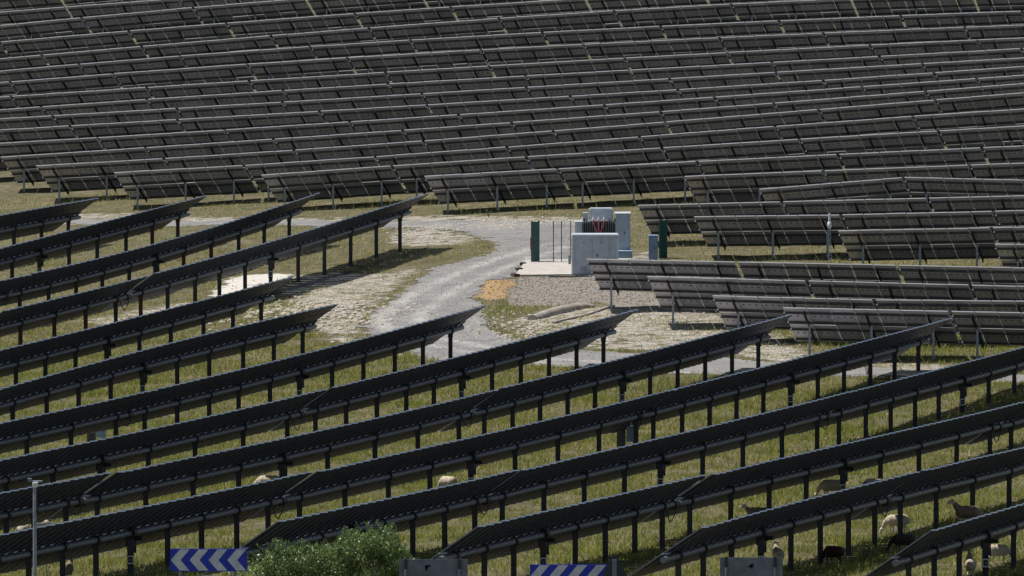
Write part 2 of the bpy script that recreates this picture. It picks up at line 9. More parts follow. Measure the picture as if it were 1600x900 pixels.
',355.69],[-33.11,-33.23,-33.35,-33.46,-33.58,-33.7,-33.81,-33.93],[-33.05,-33.98]],[12,-89.11,[407.03,411.46,415.86,420.35],null,[405.13,422.25],[-35.49,-35.6,-35.6,-35.6],[-35.43,-35.6]],[12,-89.11,[355.96,361.79,367.42,373.02,378.68,384.71,391.04,397.45,403.26],4,[354.06,405.16],[-33.89,-34.07,-34.25,-34.42,-34.6,-34.79,-34.99,-35.19,-35.37],[-33.83,-35.43]],[12,-89.11,[325.65,329.18,332.78,336.46,340.55,344.47,348.4,352.14],3,[323.75,354.04],[-32.93,-33.04,-33.15,-33.27,-33.4,-33.52,-33.65,-33.77],[-32.87,-33.83]],[13,-82.11,[357.5,363.02,368.8,374.77,381.02,387.14],4,[355.6,389.04],[-33.75,-33.95,-34.16,-34.4,-34.52,-34.52],[-33.68,-34.52]],[13,-82.11,[326.52,329.75,333.46,337.43,341.58,345.73,349.79,353.65],3,[324.62,355.55],[-32.84,-32.91,-33.01,-33.12,-33.23,-33.36,-33.49,-33.62],[-32.79,-33.68]],[14,-75.11,[328.2,331.82,335.42,339.28,343.52,347.87,352.11],3,[326.3,354.01],[-32.92,-33.02,-33.11,-33.22,-33.33,-33.38,-33.38],[-32.87,-33.38]]],"areas":{"road":[[[-29.8,585.3],[-27.7,584.2],[-23.4,580.6],[-15.3,572.3],[-9.4,565.4],[-5.3,560.8],[-2.7,559.5],[0.0,557.4],[1.5,555.0],[3.5,554.8],[3.3,528.7],[1.4,528.7],[0.6,528.2],[0.2,524.4],[-0.5,519.6],[-1.5,514.0],[-1.7,508.6],[-1.4,501.6],[-1.3,495.5],[-1.0,489.5],[-0.3,485.4],[0.9,482.0],[2.0,477.9],[5.4,475.3],[8.1,472.9],[11.2,470.2],[15.5,466.5],[19.3,463.5],[24.6,460.1],[24.3,455.3],[19.0,457.8],[15.6,460.4],[11.0,462.2],[6.6,464.0],[4.1,465.7],[0.8,468.9],[-1.1,469.2],[-2.8,471.6],[-4.2,475.5],[-5.7,481.7],[-6.4,488.5],[-6.7,493.9],[-6.5,500.0],[-5.5,509.6],[-4.7,518.9],[-4.0,526.2],[-3.1,530.7],[-2.1,533.1],[-1.2,535.0],[-0.8,537.7],[-0.7,540.5],[-1.2,545.1],[-2.2,550.6],[-3.6,553.8],[-5.5,556.2],[-9.3,560.5],[-15.1,567.5],[-23.2,575.6],[-27.5,578.8],[-29.5,579.3]]],"sand":[[[-14.7,515.4],[-14.2,521.9],[-14.0,526.4],[-13.0,528.0],[-11.6,528.6],[-10.8,527.7],[-10.4,525.5],[-11.2,522.9],[-11.7,520.7],[-12.4,516.8],[-13.4,513.1],[-14.1,512.6]]],"pale":[[[-10.9,510.4],[-11.4,518.9],[-10.8,526.9],[-9.4,528.7],[-6.9,526.6],[-6.2,522.3],[-7.9,509.2],[-9.8,501.9]],[[-10.0,510.0],[-8.6,519.7],[-6.2,526.8],[-3.5,530.8],[-4.9,520.2],[-5.9,510.5],[-6.8,500.9],[-6.5,487.4],[-4.5,477.0],[-5.6,474.2],[-8.0,482.1],[-9.4,493.9]],[[-6.6,554.7],[-3.9,555.0],[-2.1,549.6],[-1.2,543.8],[-2.6,542.0],[-5.1,541.8],[-6.5,546.2]],[[-8.1,566.7],[-3.3,564.2],[3.3,557.9],[3.3,554.1],[-3.3,558.2],[-8.0,561.7]],[[1.8,502.2],[4.8,503.0],[9.2,498.7],[10.8,493.2],[12.3,482.7],[12.1,472.2],[8.5,475.3],[5.4,477.1],[2.3,480.4],[0.6,484.1],[0.0,495.2]],[[5.7,537.4],[7.3,532.9],[7.2,527.2],[5.6,527.8]],[[-27.9,589.1],[-20.8,583.4],[-13.6,573.1],[-8.1,566.7],[-8.0,561.7],[-17.0,572.4],[-27.7,583.2]],[[10.5,493.3],[14.0,472.0],[20.5,467.0],[20.3,462.7],[13.8,464.8],[9.8,472.4]],[[-20.3,501.9],[-16.7,510.8],[-14.6,512.0],[-14.8,499.7],[-17.5,492.6]]],"orange":[[[-1.7,508.6],[-1.5,514.0],[-0.5,519.6],[0.0,522.9],[0.2,518.2],[0.0,513.5],[-0.3,508.2],[-1.1,505.7]]],"gravel":[[[0.2,524.4],[0.0,513.5],[-0.3,508.2],[0.0,503.4],[2.1,50'
'2.9],[4.5,505.3],[6.3,501.9],[6.5,509.3],[4.9,512.0],[4.3,520.6],[3.1,520.7],[0.6,521.2]]],"brown":[[[3.9,511.2],[6.7,510.4],[7.8,504.5],[9.5,498.7],[8.8,493.5],[6.2,499.0],[4.8,500.8],[3.9,505.5]]]},"pt":{"cab":[4.02,520.72,-37.19],"pad1":[0.0,521.38,-37.3],"pad2":[2.87,520.36,-37.22],"pad3":[0.69,529.39,-37.21],"pad4":[2.92,528.47,-37.14],"gate1":[1.13,529.21,-37.19],"gate2":[7.37,529.01,-36.99],"fp1":[2.07,529.21,-37.16],"fp2":[2.42,529.07,-37.15],"fp3":[2.82,528.51,-37.15],"blue":[6.91,529.19,-37.0],"trans":[4.55,528.98,-37.08],"mast":[15.4,523.36,-36.82],"culv1":[0.94,494.98,-37.41],"culv2":[3.72,501.76,-37.32],"hose1":[1.9,492.97,-37.4],"hose2":[4.76,501.88,-37.3],"ditch":[-0.29,489.75,-37.45],"box1":[-16.45,426.06,-37.2],"box2":[4.43,419.44,-36.85],"far":[-29.89,702.95,-34.76],"block":[0.37,524.37,-37.26]},"sheep":{"white_back":[-8.96,396.7,-36.41],"pinkface":[-2.35,395.53,-36.3],"lyingbrown":[8.67,379.2,-35.71],"cream1":[11.58,389.86,-36.02],"cream2":[13.18,391.89,-36.06],"standing":[15.86,374.75,-35.51],"grazing":[13.2,371.53,-35.43],"darkred":[10.61,354.78,-34.89],"darkbrown":[12.83,359.88,-35.05],"behind":[8.71,352.35,-34.82],"rear":[14.77,347.04,-34.61],"far2":[16.03,354.91,-34.86],"left1":[-16.87,371.49,-35.72],"left2":[-16.31,372.81,-35.75],"left3":[-14.47,349.65,-34.93]}}')
SKY, SUN, EXPO = 0.075, 4.8, 0.18
import bpy, bmesh, json, math, random
import numpy as np
from mathutils import Vector, Matrix, Quaternion
R = math.radians
random.seed(7); rng = np.random.default_rng(11)
D = json.loads(DATA)
sc = bpy.context.scene
C = sc.collection
sin, cos, pi = math.sin, math.cos, math.pi

# ---------------------------------------------------------------- survey frame
PH1, PH2 = R(15), R(11)             # azimuth of tracker rows / of the slope line of the fixed rows
TAU_T, TAU_F = R(34.5), R(25)       # tilt of trackers / of fixed tables
CH_T = 3.06
F = 16900.0; PITCH = R(4.0) + 45/F

def ray(px, py):
    X = (px-800)/F; U = (450-py)/F
    return Vector((X, cos(PITCH)+U*sin(PITCH), -sin(PITCH)+U*cos(PITCH)))
def far_point(px, py, y):
    r = ray(px, py); return r*(y/r.y)

# ---------------------------------------------------------------- terrain
GX = np.array(D['gx'], float); GY = np.array(D['gy'], float); GZ = np.array(D['z'], float)
# pad the survey grid so that the hill carries on past it
def _cr(p0, p1, p2, p3, t):
    return 0.5*((2*p1)+(-p0+p2)*t+(2*p0-5*p1+4*p2-p3)*t*t+(-p0+3*p1-3*p2+p3)*t**3)
def base_height(x, y):
    x = np.asarray(x, float); y = np.asarray(y, float)
    xc = np.clip(x, GX[0], GX[-1]-.001); yc = np.clip(y, GY[0], GY[-1]-.001)
    fx = (xc-GX[0])/8; fy = (yc-GY[0])/10
    i = np.clip(np.floor(fx).astype(int), 0, len(GX)-2); j = np.clip(np.floor(fy).astype(int), 0, len(GY)-2)
    a = fx-i; b = fy-j
    def row(k):
        k = np.clip(k, 0, len(GX)-1)
        q = [GZ[k, np.clip(j+m, 0, len(GY)-1)] for m in (-1, 0, 1, 2)]
        return _cr(q[0], q[1], q[2], q[3], b)
    z = _cr(row(i-1), row(i), row(i+1), row(i+2), a)
    # beyond the survey: hill keeps rising, then levels; near side: flat roadside, then the bank the camera stands on
    up = np.clip(y-GY[-1], 0, 500); z = z + 0.06*up*(1-up/1000)
    near = np.clip((70-y)/80, 0, 1); near = near*near*(3-2*near)
    z = np.where(y < 205, -26.95*(1-near) + (-9.0)*near, z)
    return z
def bump(x, y, cx, cy, rx, ry, h, rot=0):
    c, s = cos(rot), sin(rot); u = (x-cx)*c+(y-cy)*s; v = -(x-cx)*s+(y-cy)*c
    return h*np.exp(-(u/rx)**2-(v/ry)**2)
def vnoise(x, y, s, seed):
    g = np.random.default_rng(seed).random((64, 64))*2-1
    fx = x/s; fy = y/s; i = np.floor(fx).astype(int); j = np.floor(fy).astype(int); a = fx-i; b = fy-j
    a = a*a*(3-2*a); b = b*b*(3-2*b)
    q = lambda m, n: g[(i+m) % 64, (j+n) % 64]
    return (q(0, 0)*(1-a)+q(1, 0)*a)*(1-b)+(q(0, 1)*(1-a)+q(1, 1)*a)*b
PT = D['pt']
def height(x, y):
    x = np.asarray(x, float); y = np.asarray(y, float)
    z = base_height(x, y)
    dx, dy = PT['ditch'][:2]
    z = z + bump(x, y, dx+.2, dy+1.0, .7, 2.6, -.75, .1) + bump(x, y, dx-1.0, dy+3.5, .5, 3.0, .2, .1)
    z = z + bump(x, y, -10.5, 499.5, 2.6, 4.0, .3, -.2) + bump(x, y, -8.0, 503, 1.6, 4.0, .2, -.2)
    z = z + bump(x, y, -.9, 514, .9, 4.5, .32) 
    k = np.clip((y-330)/15, 0, 1)*np.clip((640-y)/20, 0, 1)
    z = z + k*(.035*vnoise(x, y, 1.3, 1)+.05*vnoise(x, y, 4.1, 2))
    return z
def H(x, y): return float(height(x, y))

def inside(poly, x, y):
    r = np.zeros(x.shape, bool); n = len(poly)
    for k in range(n):
        x0, y0 = poly[k]; x1, y1 = poly[(k+1) % n]
        if y0 == y1: continue
        c = ((y0 > y) != (y1 > y)) & (x < (x1-x0)*(y-y0)/(y1-y0)+x0)
        r ^= c
    return r
def area(key, x, y):
    m = np.zeros(x.shape, bool)
    for poly in D['areas'][key]: m |= inside(poly, x, y)
    return m

# ---------------------------------------------------------------- helpers
def link(o): C.objects.link(o); return o
def props(o, label=None, cat=None, group=None, kind=None):
    if label: o['label'] = label
    if cat: o['category'] = cat
    if group: o['group'] = group
    if kind: o['kind'] = kind
    return o
def empty(name, loc=(0, 0, 0), label=None, cat=None, group=None, rotz=0):
    o = bpy.data.objects.new(name, None); o.empty_display_size = .3
    link(o); o.location = loc; o.rotation_euler = (0, 0, rotz)
    return props(o, label, cat, group)
class MB:
    def __init__(s): s.v = []; s.f = []; s.m = []; s.sm = []
    def add(s, vs, fs, m=0, smooth=False):
        b = len(s.v); s.v += [tuple(v) for v in vs]
        for f in fs: s.f.append(tuple(i+b for i in f)); s.m.append(m); s.sm.append(smooth)
        return s
    def box(s, c, d, m=0, M=None):
        x, y, z = c; a, b, e = d[0]/2, d[1]/2, d[2]/2
        vs = [Vector((x+i*a, y+j*b, z+k*e)) for i in (-1, 1) for j in (-1, 1) for k in (-1, 1)]
        if M is not None: vs = [M@v for v in vs]
        return s.add(vs, [(0, 1, 3, 2), (4, 6, 7, 5), (0, 4, 5, 1), (2, 3, 7, 6), (0, 2, 6, 4), (1, 5, 7, 3)], m)
    def tube(s, pts, r, n=10, m=0, cap=True, smooth=True):
        pts = [Vector(p) for p in pts]; rr = r if isinstance(r, (list, tuple)) else [r]*len(pts)
        rings = []; ref = Vector((0, 0, 1))
        for i, p in enumerate(pts):
            t = (pts[min(i+1, len(pts)-1)]-pts[max(i-1, 0)]).normalized()
            if abs(t.dot(ref)) > .95: ref = Vector((1, 0, 0)) if abs(t.x) < .9 else Vector((0, 1, 0))
            a = t.cross(ref).normalized(); b = t.cross(a).normalized()
            rings.append([p+a*cos(2*pi*k/n)*rr[i]+b*sin(2*pi*k/n)*rr[i] for k in range(n)])
        vs = [v for q in rings for v in q]; fs = []
        for i in range(len(pts)-1):
            for k in range(n): fs.append((i*n+k, i*n+(k+1) % n, (i+1)*n+(k+1) % n, (i+1)*n+k))
        s.add(vs, fs, m, smooth)
        if cap: s.add(rings[0], [tuple(range(n))], m); s.add(rings[-1], [tuple(reversed(range(n)))], m)
        return s
    def prism(s, outline, y0, y1, m=0):
        """outline in x,z extruded along y"""
        n = len(outline); vs = [(x, y0, z) for x, z in outline]+[(x, y1, z) for x, z in outline]
        fs = [tuple(range(n)), tuple(reversed(range(n, 2*n)))]+[(i, i+n, (i+1) % n+n, (i+1) % n) for i in range(n)]
        return s.add(vs, fs, m)
    def mesh(s, name, mats):
        me = bpy.data.meshes.new(name); me.from_pydata(s.v, [], s.f)
        for m in mats: me.materials.append(m)
        me.polygons.foreach_set('material_index', s.m); me.polygons.foreach_set('use_smooth', s.sm)
        bm = bmesh.new(); bm.from_mesh(me); bmesh.ops.recalc_face_normals(bm, faces=bm.faces); bm.to_mesh(me); bm.free()
        me.update(); return me
    def build(s, name, mats, parent=None, loc=None, rot=None, bevel=0):
        me = s.mesh(name, mats)
        if bevel:
            bm = bmesh.new(); bm.from_mesh(me); bmesh.ops.bevel(bm, geom=bm.edges[:], offset=bevel, segments=2, affect='EDGES', clamp_overlap=True); bm.to_mesh(me); bm.free()
        return place(name, me, parent, loc, rot)
def place(name, me, parent=None, loc=None, rot=None, scale=None):
    o = bpy.data.objects.new(name, me); link(o)
    if parent: o.parent = parent
    if loc is not None: o.location = loc
    if rot is not None: o.rotation_euler = rot
    if scale is not None: o.scale = scale
    return o

# ---------------------------------------------------------------- materials
def nodes_of(m): m.use_nodes = True; return m.node_tree.nodes, m.node_tree.links
def mat(name, col, rough=.6, metal=0, var=.15, scale=8, spec=.5, objvar=0, transl=0, bump_=0):
    m = bpy.data.materials.new(name); N, L = nodes_of(m); b = N['Principled BSDF']
    b.inputs['Roughness'].default_value = rough; b.inputs['Metallic'].default_value = metal
    b.inputs['Specular IOR Level'].default_value = spec
    tc = N.new('ShaderNodeTexCoord'); n = N.new('ShaderNodeTexNoise'); n.inputs['Scale'].default_value = scale; n.inputs['Detail'].default_value = 6
    L.new(tc.outputs['Object'], n.inputs['Vector'])
    r = N.new('ShaderNodeMapRange'); r.inputs[3].default_value = 1-var; r.inputs[4].default_value = 1+var; r.inputs[1].default_value = .3; r.inputs[2].default_value = .7
    L.new(n.outputs['Fac'], r.inputs[0])
    last = r.outputs[0]
    if objvar:
        oi = N.new('ShaderNodeObjectInfo'); r2 = N.new('ShaderNodeMapRange'); r2.inputs[3].default_value = 1-objvar; r2.inputs[4].default_value = 1+objvar
        L.new(oi.outputs['Random'], r2.inputs[0]); mm = N.new('ShaderNodeMath'); mm.operation = 'MULTIPLY'; L.new(last, mm.inputs[0]); L.new(r2.outputs[0], mm.inputs[1]); last = mm.outputs[0]
    mx = N.new('ShaderNodeVectorMath'); mx.operation = 'SCALE'; mx.inputs[0].default_value = col[:3]; L.new(last, mx.inputs['Scale'])
    L.new(mx.outputs[0], b.inputs['Base Color'])
    if bump_:
        bp = N.new('ShaderNodeBump'); bp.inputs['Strength'].default_value = bump_; bp.inputs['Distance'].default_value = .02; L.new(n.outputs['Fac'], bp.inputs['Height']); L.new(bp.outputs[0], b.inputs['Normal'])
    return m
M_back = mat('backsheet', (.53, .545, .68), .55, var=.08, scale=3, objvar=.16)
M_frame = mat('anodised_frame', (.55, .56, .57), .5, metal=.1, var=.05)
M_glass = mat('cell_glass', (.012, .018, .045), .12, var=.2, scale=5, spec=.6)
M_jbox = mat('black_plastic', (.02, .02, .02), .5)
M_galv = mat('galvanised_steel', (.30, .33, .37), .5, metal=.3, var=.25, scale=14)
M_purlin = mat('weathered_purlin', (.075, .072, .07), .6, metal=.2, var=.2, scale=10)
M_rafter = mat('dark_rafter', (.028, .030, .034), .6, metal=.2, var=.25)
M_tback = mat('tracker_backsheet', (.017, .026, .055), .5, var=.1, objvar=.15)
M_tframe_lit = mat('tracker_frame_skylit', (.40, .46, .56), .42, metal=.3, var=.1)  # edge rails paler and bluer: sky light on the rim painted into the colour
M_tside_shade = mat('tracker_side_frame_shaded', (.20, .205, .215), .5, var=.1)  # same frame made darker: shade on the side rails put into the colour
M_tube = mat('torque_tube_steel', (.17, .175, .19), .5, metal=.25, var=.3, scale=12)
M_tpost = mat('dull_steel_post', (.075, .078, .085), .7, metal=.2, var=.3, scale=20)
M_rust = mat('rusty_steel_post', (.12, .07, .055), .8, metal=.1, var=.35, scale=20)
M_dark = mat('dark_casting', (.018, .018, .02), .55, var=.3)
M_white = mat('white_painted_metal', (.72, .74, .75), .45, var=.05)
M_cab = mat('pale_grey_enclosure', (.47, .52, .57), .5, var=.14, scale=2.5)
M_cabs = mat('grey_seam', (.22, .24, .26), .5)
M_bluecab = mat('blue_grey_enclosure', (.24, .34, .44), .5, var=.08)
M_green = mat('green_powder_coat', (.010, .085, .068), .5, var=.15)
M_fin = mat('fin_grey', (.10, .11, .12), .5, var=.2)
M_red = mat('red_plastic', (.45, .03, .04), .5)
M_pink = mat('red_cable', (.55, .10, .14), .5)
M_conc = mat('concrete', (.42, .39, .35), .85, var=.15, scale=3, bump_=.3)
M_black = mat('black_steel', (.01, .01, .012), .5)
M_blue = mat('sign_blue', (.008, .035, .42), .45, var=.08)
M_signw = mat('sign_white', (.60, .62, .64), .5, var=.18, scale=5)
M_signb = mat('sign_back_aluminium', (.16, .18, .21), .5, metal=.3, var=.3, scale=3)
M_rail = mat('sign_rail', (.035, .045, .06), .5, metal=.3)
M_wood = mat('old_timber', (.07, .045, .03), .9, var=.3)
M_bark = mat('bark', (.06, .045, .03), .9, var=.3, scale=20)

def leaf_mat(name, attr, rough=.6, transl=.35, spec=.2):
    m = bpy.data.materials.new(name); N, L = nodes_of(m); b = N['Principled BSDF']; out = N['Material Output']
    a = N.new('ShaderNodeAttribute'); a.attribute_name = attr
    b.inputs['Roughness'].default_value = rough; b.inputs['Specular IOR Level'].default_value = spec
    t = N.new('ShaderNodeBsdfTranslucent'); mx = N.new('ShaderNodeMixShader'); mx.inputs[0].default_value = transl
    L.new(a.outputs['Color'], b.inputs['Base Color']); L.new(a.outputs['Color'], t.inputs['Color'])
    L.new(b.outputs[0], mx.inputs[1]); L.new(t.outputs[0], mx.inputs[2]); L.new(mx.outputs[0], out.inputs[0])
    return m
M_grass = leaf_mat('grass_blades', 'tint', .7, .4)
M_leaf = leaf_mat('glossy_leaves', 'tint', .35, .25, .6)

def ground_material():
    m = bpy.data.materials.new('field_ground'); N, L = nodes_of(m); b = N['Principled BSDF']; b.inputs['Roughness'].default_value = .95; b.inputs['Specular IOR Level'].default_value = .1
    tc = N.new('ShaderNodeTexCoord')
    at = N.new('ShaderNodeVertexColor'); at.layer_name = 'cover'; sp = N.new('ShaderNodeSeparateColor'); L.new(at.outputs['Color'], sp.inputs[0])
    def noise(s, d=8, r=.6):
        n = N.new('ShaderNodeTexNoise'); n.inputs['Scale'].default_value = s; n.inputs['Detail'].default_value = d; n.inputs['Roughness'].default_value = r; L.new(tc.outputs['Object'], n.inputs['Vector']); return n.outputs['Fac']
    def ramp(src, stops):
        r = N.new('ShaderNodeValToRGB'); e = r.color_ramp.elements
        while len(e) < len(stops): e.new(.5)
        for k, (p, c) in enumerate(stops): e[k].position = p; e[k].color = (*c, 1)
        L.new(src, r.inputs[0]); return r.outputs[0]
    def mix(f, a, c):
        x = N.new('ShaderNodeMix'); x.data_type = 'RGBA'; L.new(f, x.inputs[0]); L.new(a, x.inputs[6]); L.new(c, x.inputs[7]); return x.outputs[2]
    def math_(op, a, c):
        x = N.new('ShaderNodeMath'); x.operation = op
        for k, q in enumerate((a, c)):
            if isinstance(q, (int, float)): x.inputs[k].default_value = q
            else: L.new(q, x.inputs[k])
        return x.outputs[0]
    def patch(mask, nz, gain, lo, hi):
        s = math_('ADD', mask, math_('MULTIPLY', math_('SUBTRACT', nz, .5), gain))
        r = N.new('ShaderNodeMapRange'); r.interpolation_type = 'SMOOTHSTEP'; r.inputs[1].default_value = lo; r.inputs[2].default_value = hi; L.new(s, r.inputs[0]); return r.outputs[0]
    n1 = noise(.45); n2 = noise(2.2); n3 = noise(9, 10, .7); n4 = noise(1.1, 10, .7)
    turf = mix(n3, ramp(n1, [(.35, (.095, .092, .042)), (.55, (.15, .135, .070)), (.68, (.24, .205, .13))]), ramp(n2, [(.4, (.055, .052, .033)), (.65, (.20, .175, .12))]))
    pale = ramp(n3, [(.38, (.12, .10, .07)), (.5, (.33, .30, .25)), (.62, (.68, .65, .60))])
    sand = ramp(n3, [(.36, (.42, .39, .34)), (.6, (.72, .69, .64))])
    orange = ramp(n3, [(.36, (.22, .145, .075)), (.62, (.47, .32, .165))])
    gravel = ramp(n3, [(.36, (.13, .11, .09)), (.5, (.25, .22, .185)), (.66, (.40, .36, .315))])
    col = mix(patch(sp.outputs[0], n4, 1.9, .52, .80), turf, pale)
    col = mix(patch(sp.outputs[2], n4, 1.2, .42, .70), col, gravel)
    col = mix(patch(sp.outputs[1], n4, 1.3, .4, .75), col, orange)
    col = mix(patch(at.outputs['Alpha'], n4, 1.6, .5, .66), col, sand)
    L.new(col, b.inputs['Base Color'])
    bp = N.new('ShaderNodeBump'); bp.inputs['Strength'].default_value = .9; bp.inputs['Distance'].default_value = .08; L.new(n3, bp.inputs['Height']); L.new(bp.outputs[0], b.inputs['Normal'])
    return m
def road_material():
    m = bpy.data.materials.new('crushed_stone_track'); N, L = nodes_of(m); b = N['Principled BSDF']; b.inputs['Roughness'].default_value = .95
    tc = N.new('ShaderNodeTexCoord')
    at = N.new('ShaderNodeVertexColor'); at.layer_name = 'wear'
    def noise(s, d=8, r=.6):
        n = N.new('ShaderNodeTexNoise'); n.inputs['Scale'].default_value = s; n.inputs['Detail'].default_value = d; n.inputs['Roughness'].default_value = r; L.new(tc.outputs['Object'], n.inputs['Vector']); return n.outputs['Fac']
    def ramp(src, stops):
        r = N.new('ShaderNodeValToRGB'); e = r.color_ramp.elements
        while len(e) < len(stops): e.new(.5)
        for k, (p, c) in enumerate(stops): e[k].position = p; e[k].color = (*c, 1)
        L.new(src, r.inputs[0]); return r.outputs[0]
    def mix(f, a, c):
        x = N.new('ShaderNodeMix'); x.data_type = 'RGBA'
        if isinstance(f, float): x.inputs[0].default_value = f
        else: L.new(f, x.inputs[0])
        L.new(a, x.inputs[6]); L.new(c, x.inputs[7]); return x.outputs[2]
    n3 = noise(11, 10, .75); n1 = noise(.6)
    g = ramp(n3, [(.36, (.10, .10, .098)), (.5, (.18, .176, .17)), (.64, (.29, .282, .27))])
    w = ramp(n3, [(.36, (.26, .25, .235)), (.64, (.52, .50, .475))])
    c = mix(at.outputs['Color'], g, w)
    c = mix(.35, c, ramp(n1, [(.4, (.17, .166, .16)), (.62, (.34, .325, .305))]))
    L.new(c, b.inputs['Base Color'])
    bp = N.new('ShaderNodeBump'); bp.inputs['Strength'].default_value = .8; bp.inputs['Distance'].default_value = .05; L.new(n3, bp.inputs['Height']); L.new(bp.outputs[0], b.inputs['Normal'])
    return m

# ---------------------------------------------------------------- ground sheet
def grid_mesh(name, xs, ys, keep=None, lift=0, attrs=None, mats=()):
    X, Y = np.meshgrid(xs, ys, indexing='ij'); Z = height(X, Y)+lift
    nx, ny = len(xs), len(ys)
    I = np.arange(nx*ny).reshape(nx, ny)
    q = np.stack([I[:-1, :-1], I[1:, :-1], I[1:, 1:], I[:-1, 1:]], -1)
    if keep is not None: q = q[keep]
    q = q.reshape(-1, 4)
    P = np.stack([X, Y, Z], -1).reshape(-1, 3)
    A = attrs(X, Y) if attrs else {}
    if keep is not None:
        u, inv = np.unique(q, return_inverse=True); q = inv.reshape(-1, 4); P = P[u]
        A = {k: v.reshape(-1, 4)[u] for k, v in A.items()}
    me = bpy.data.meshes.new(name); me.vertices.add(len(P)); me.vertices.foreach_set('co', P.astype(np.float32).ravel())
    me.loops.add(q.size); me.loops.foreach_set('vertex_index', q.astype(np.int32).ravel())
    me.polygons.add(len(q)); me.polygons.foreach_set('loop_start', np.arange(0, q.size, 4, dtype=np.int32)); me.polygons.foreach_set('loop_total', np.full(len(q), 4, np.int32))
    me.polygons.foreach_set('use_smooth', np.ones(len(q), bool))
    for k, v in A.items():
        a = me.color_attributes.new(k, 'FLOAT_COLOR', 'POINT'); a.data.foreach_set('color', v.astype(np.float32).ravel())
    for m in mats: me.materials.append(m)
    me.update(calc_edges=True); me.validate()
    return link(bpy.data.objects.new(name, me))
def soften(m, n):
    m = m.astype(float)
    for _ in range(n):
        m[1:-1, 1:-1] = (m[1:-1, 1:-1]*2+m[:-2, 1:-1]+m[2:, 1:-1]+m[1:-1, :-2]+m[1:-1, 2:])/6
    return m
def cover(X, Y):
    pale = soften(area('pale', X, Y), 6)*.60 + .14
    grav = soften(area('gravel', X, Y), 2); grav = np.maximum(grav, soften(area('road', X, Y), 2)*.9); grav = np.maximum(grav, soften(area('brown', X, Y), 3)*.75)
    return {'cover': np.stack([pale, soften(area('orange', X, Y), 2), grav, soften(area('sand', X, Y), 4)*.8], -1)}
xs = np.concatenate([np.linspace(-900, -70, 14), np.arange(-60, 60.1, .4), np.linspace(70, 900, 14)])
ys = np.concatenate([np.linspace(-60, 320, 40), np.arange(325, 640, .5), np.arange(640, 760, 2), np.linspace(765, 1500, 16)])
g = grid_mesh('ground', xs, ys, attrs=cover, mats=[ground_material()]); props(g, kind='structure', label='grassy hillside with pale bare soil patches')

xs = np.arange(-30, 55, .14); ys = np.arange(400, 600, .5)
XC, YC = np.meshgrid(xs[:-1]+.07, ys[:-1]+.25, indexing='ij')
jx = .35*vnoise(XC, YC, .9, 5)+.25*vnoise(XC, YC, .35, 6); jy = 1.0*vnoise(XC, YC, 1.6, 8)
keep = area('road', XC+jx, YC+jy)
def wear(X, Y):
    # paler wheel tracks following the bend of the track
    c = [(33, 505), (8, 535), (2.2, 540), (-1.3, 527), (-3.8, 512), (-5.2, 498), (-4.5, 486), (0, 474), (8, 462), (20, 455)]
    d = np.full(X.shape, 1e9)
    for (x0, y0), (x1, y1) in zip(c, c[1:]):
        L2 = (x1-x0)**2+(y1-y0)**2; t = np.clip(((X-x0)*(x1-x0)+(Y-y0)*(y1-y0))/L2, 0, 1)
        d = np.minimum(d, np.hypot(X-x0-t*(x1-x0), Y-y0-t*(y1-y0)))
    w = np.exp(-((d-.85)/.35)**2)*(.75+.5*vnoise(X, Y, 1.2, 9))
    w = np.clip(w*1.25, 0, 1); return {'wear': np.stack([w, w, w, np.ones_like(w)], -1)}
rd = grid_mesh('gravel_road', xs, ys, keep=keep, lift=.02, attrs=wear, mats=[road_material()]); props(rd, kind='structure', label='pale grey crushed stone track curving through the solar farm')

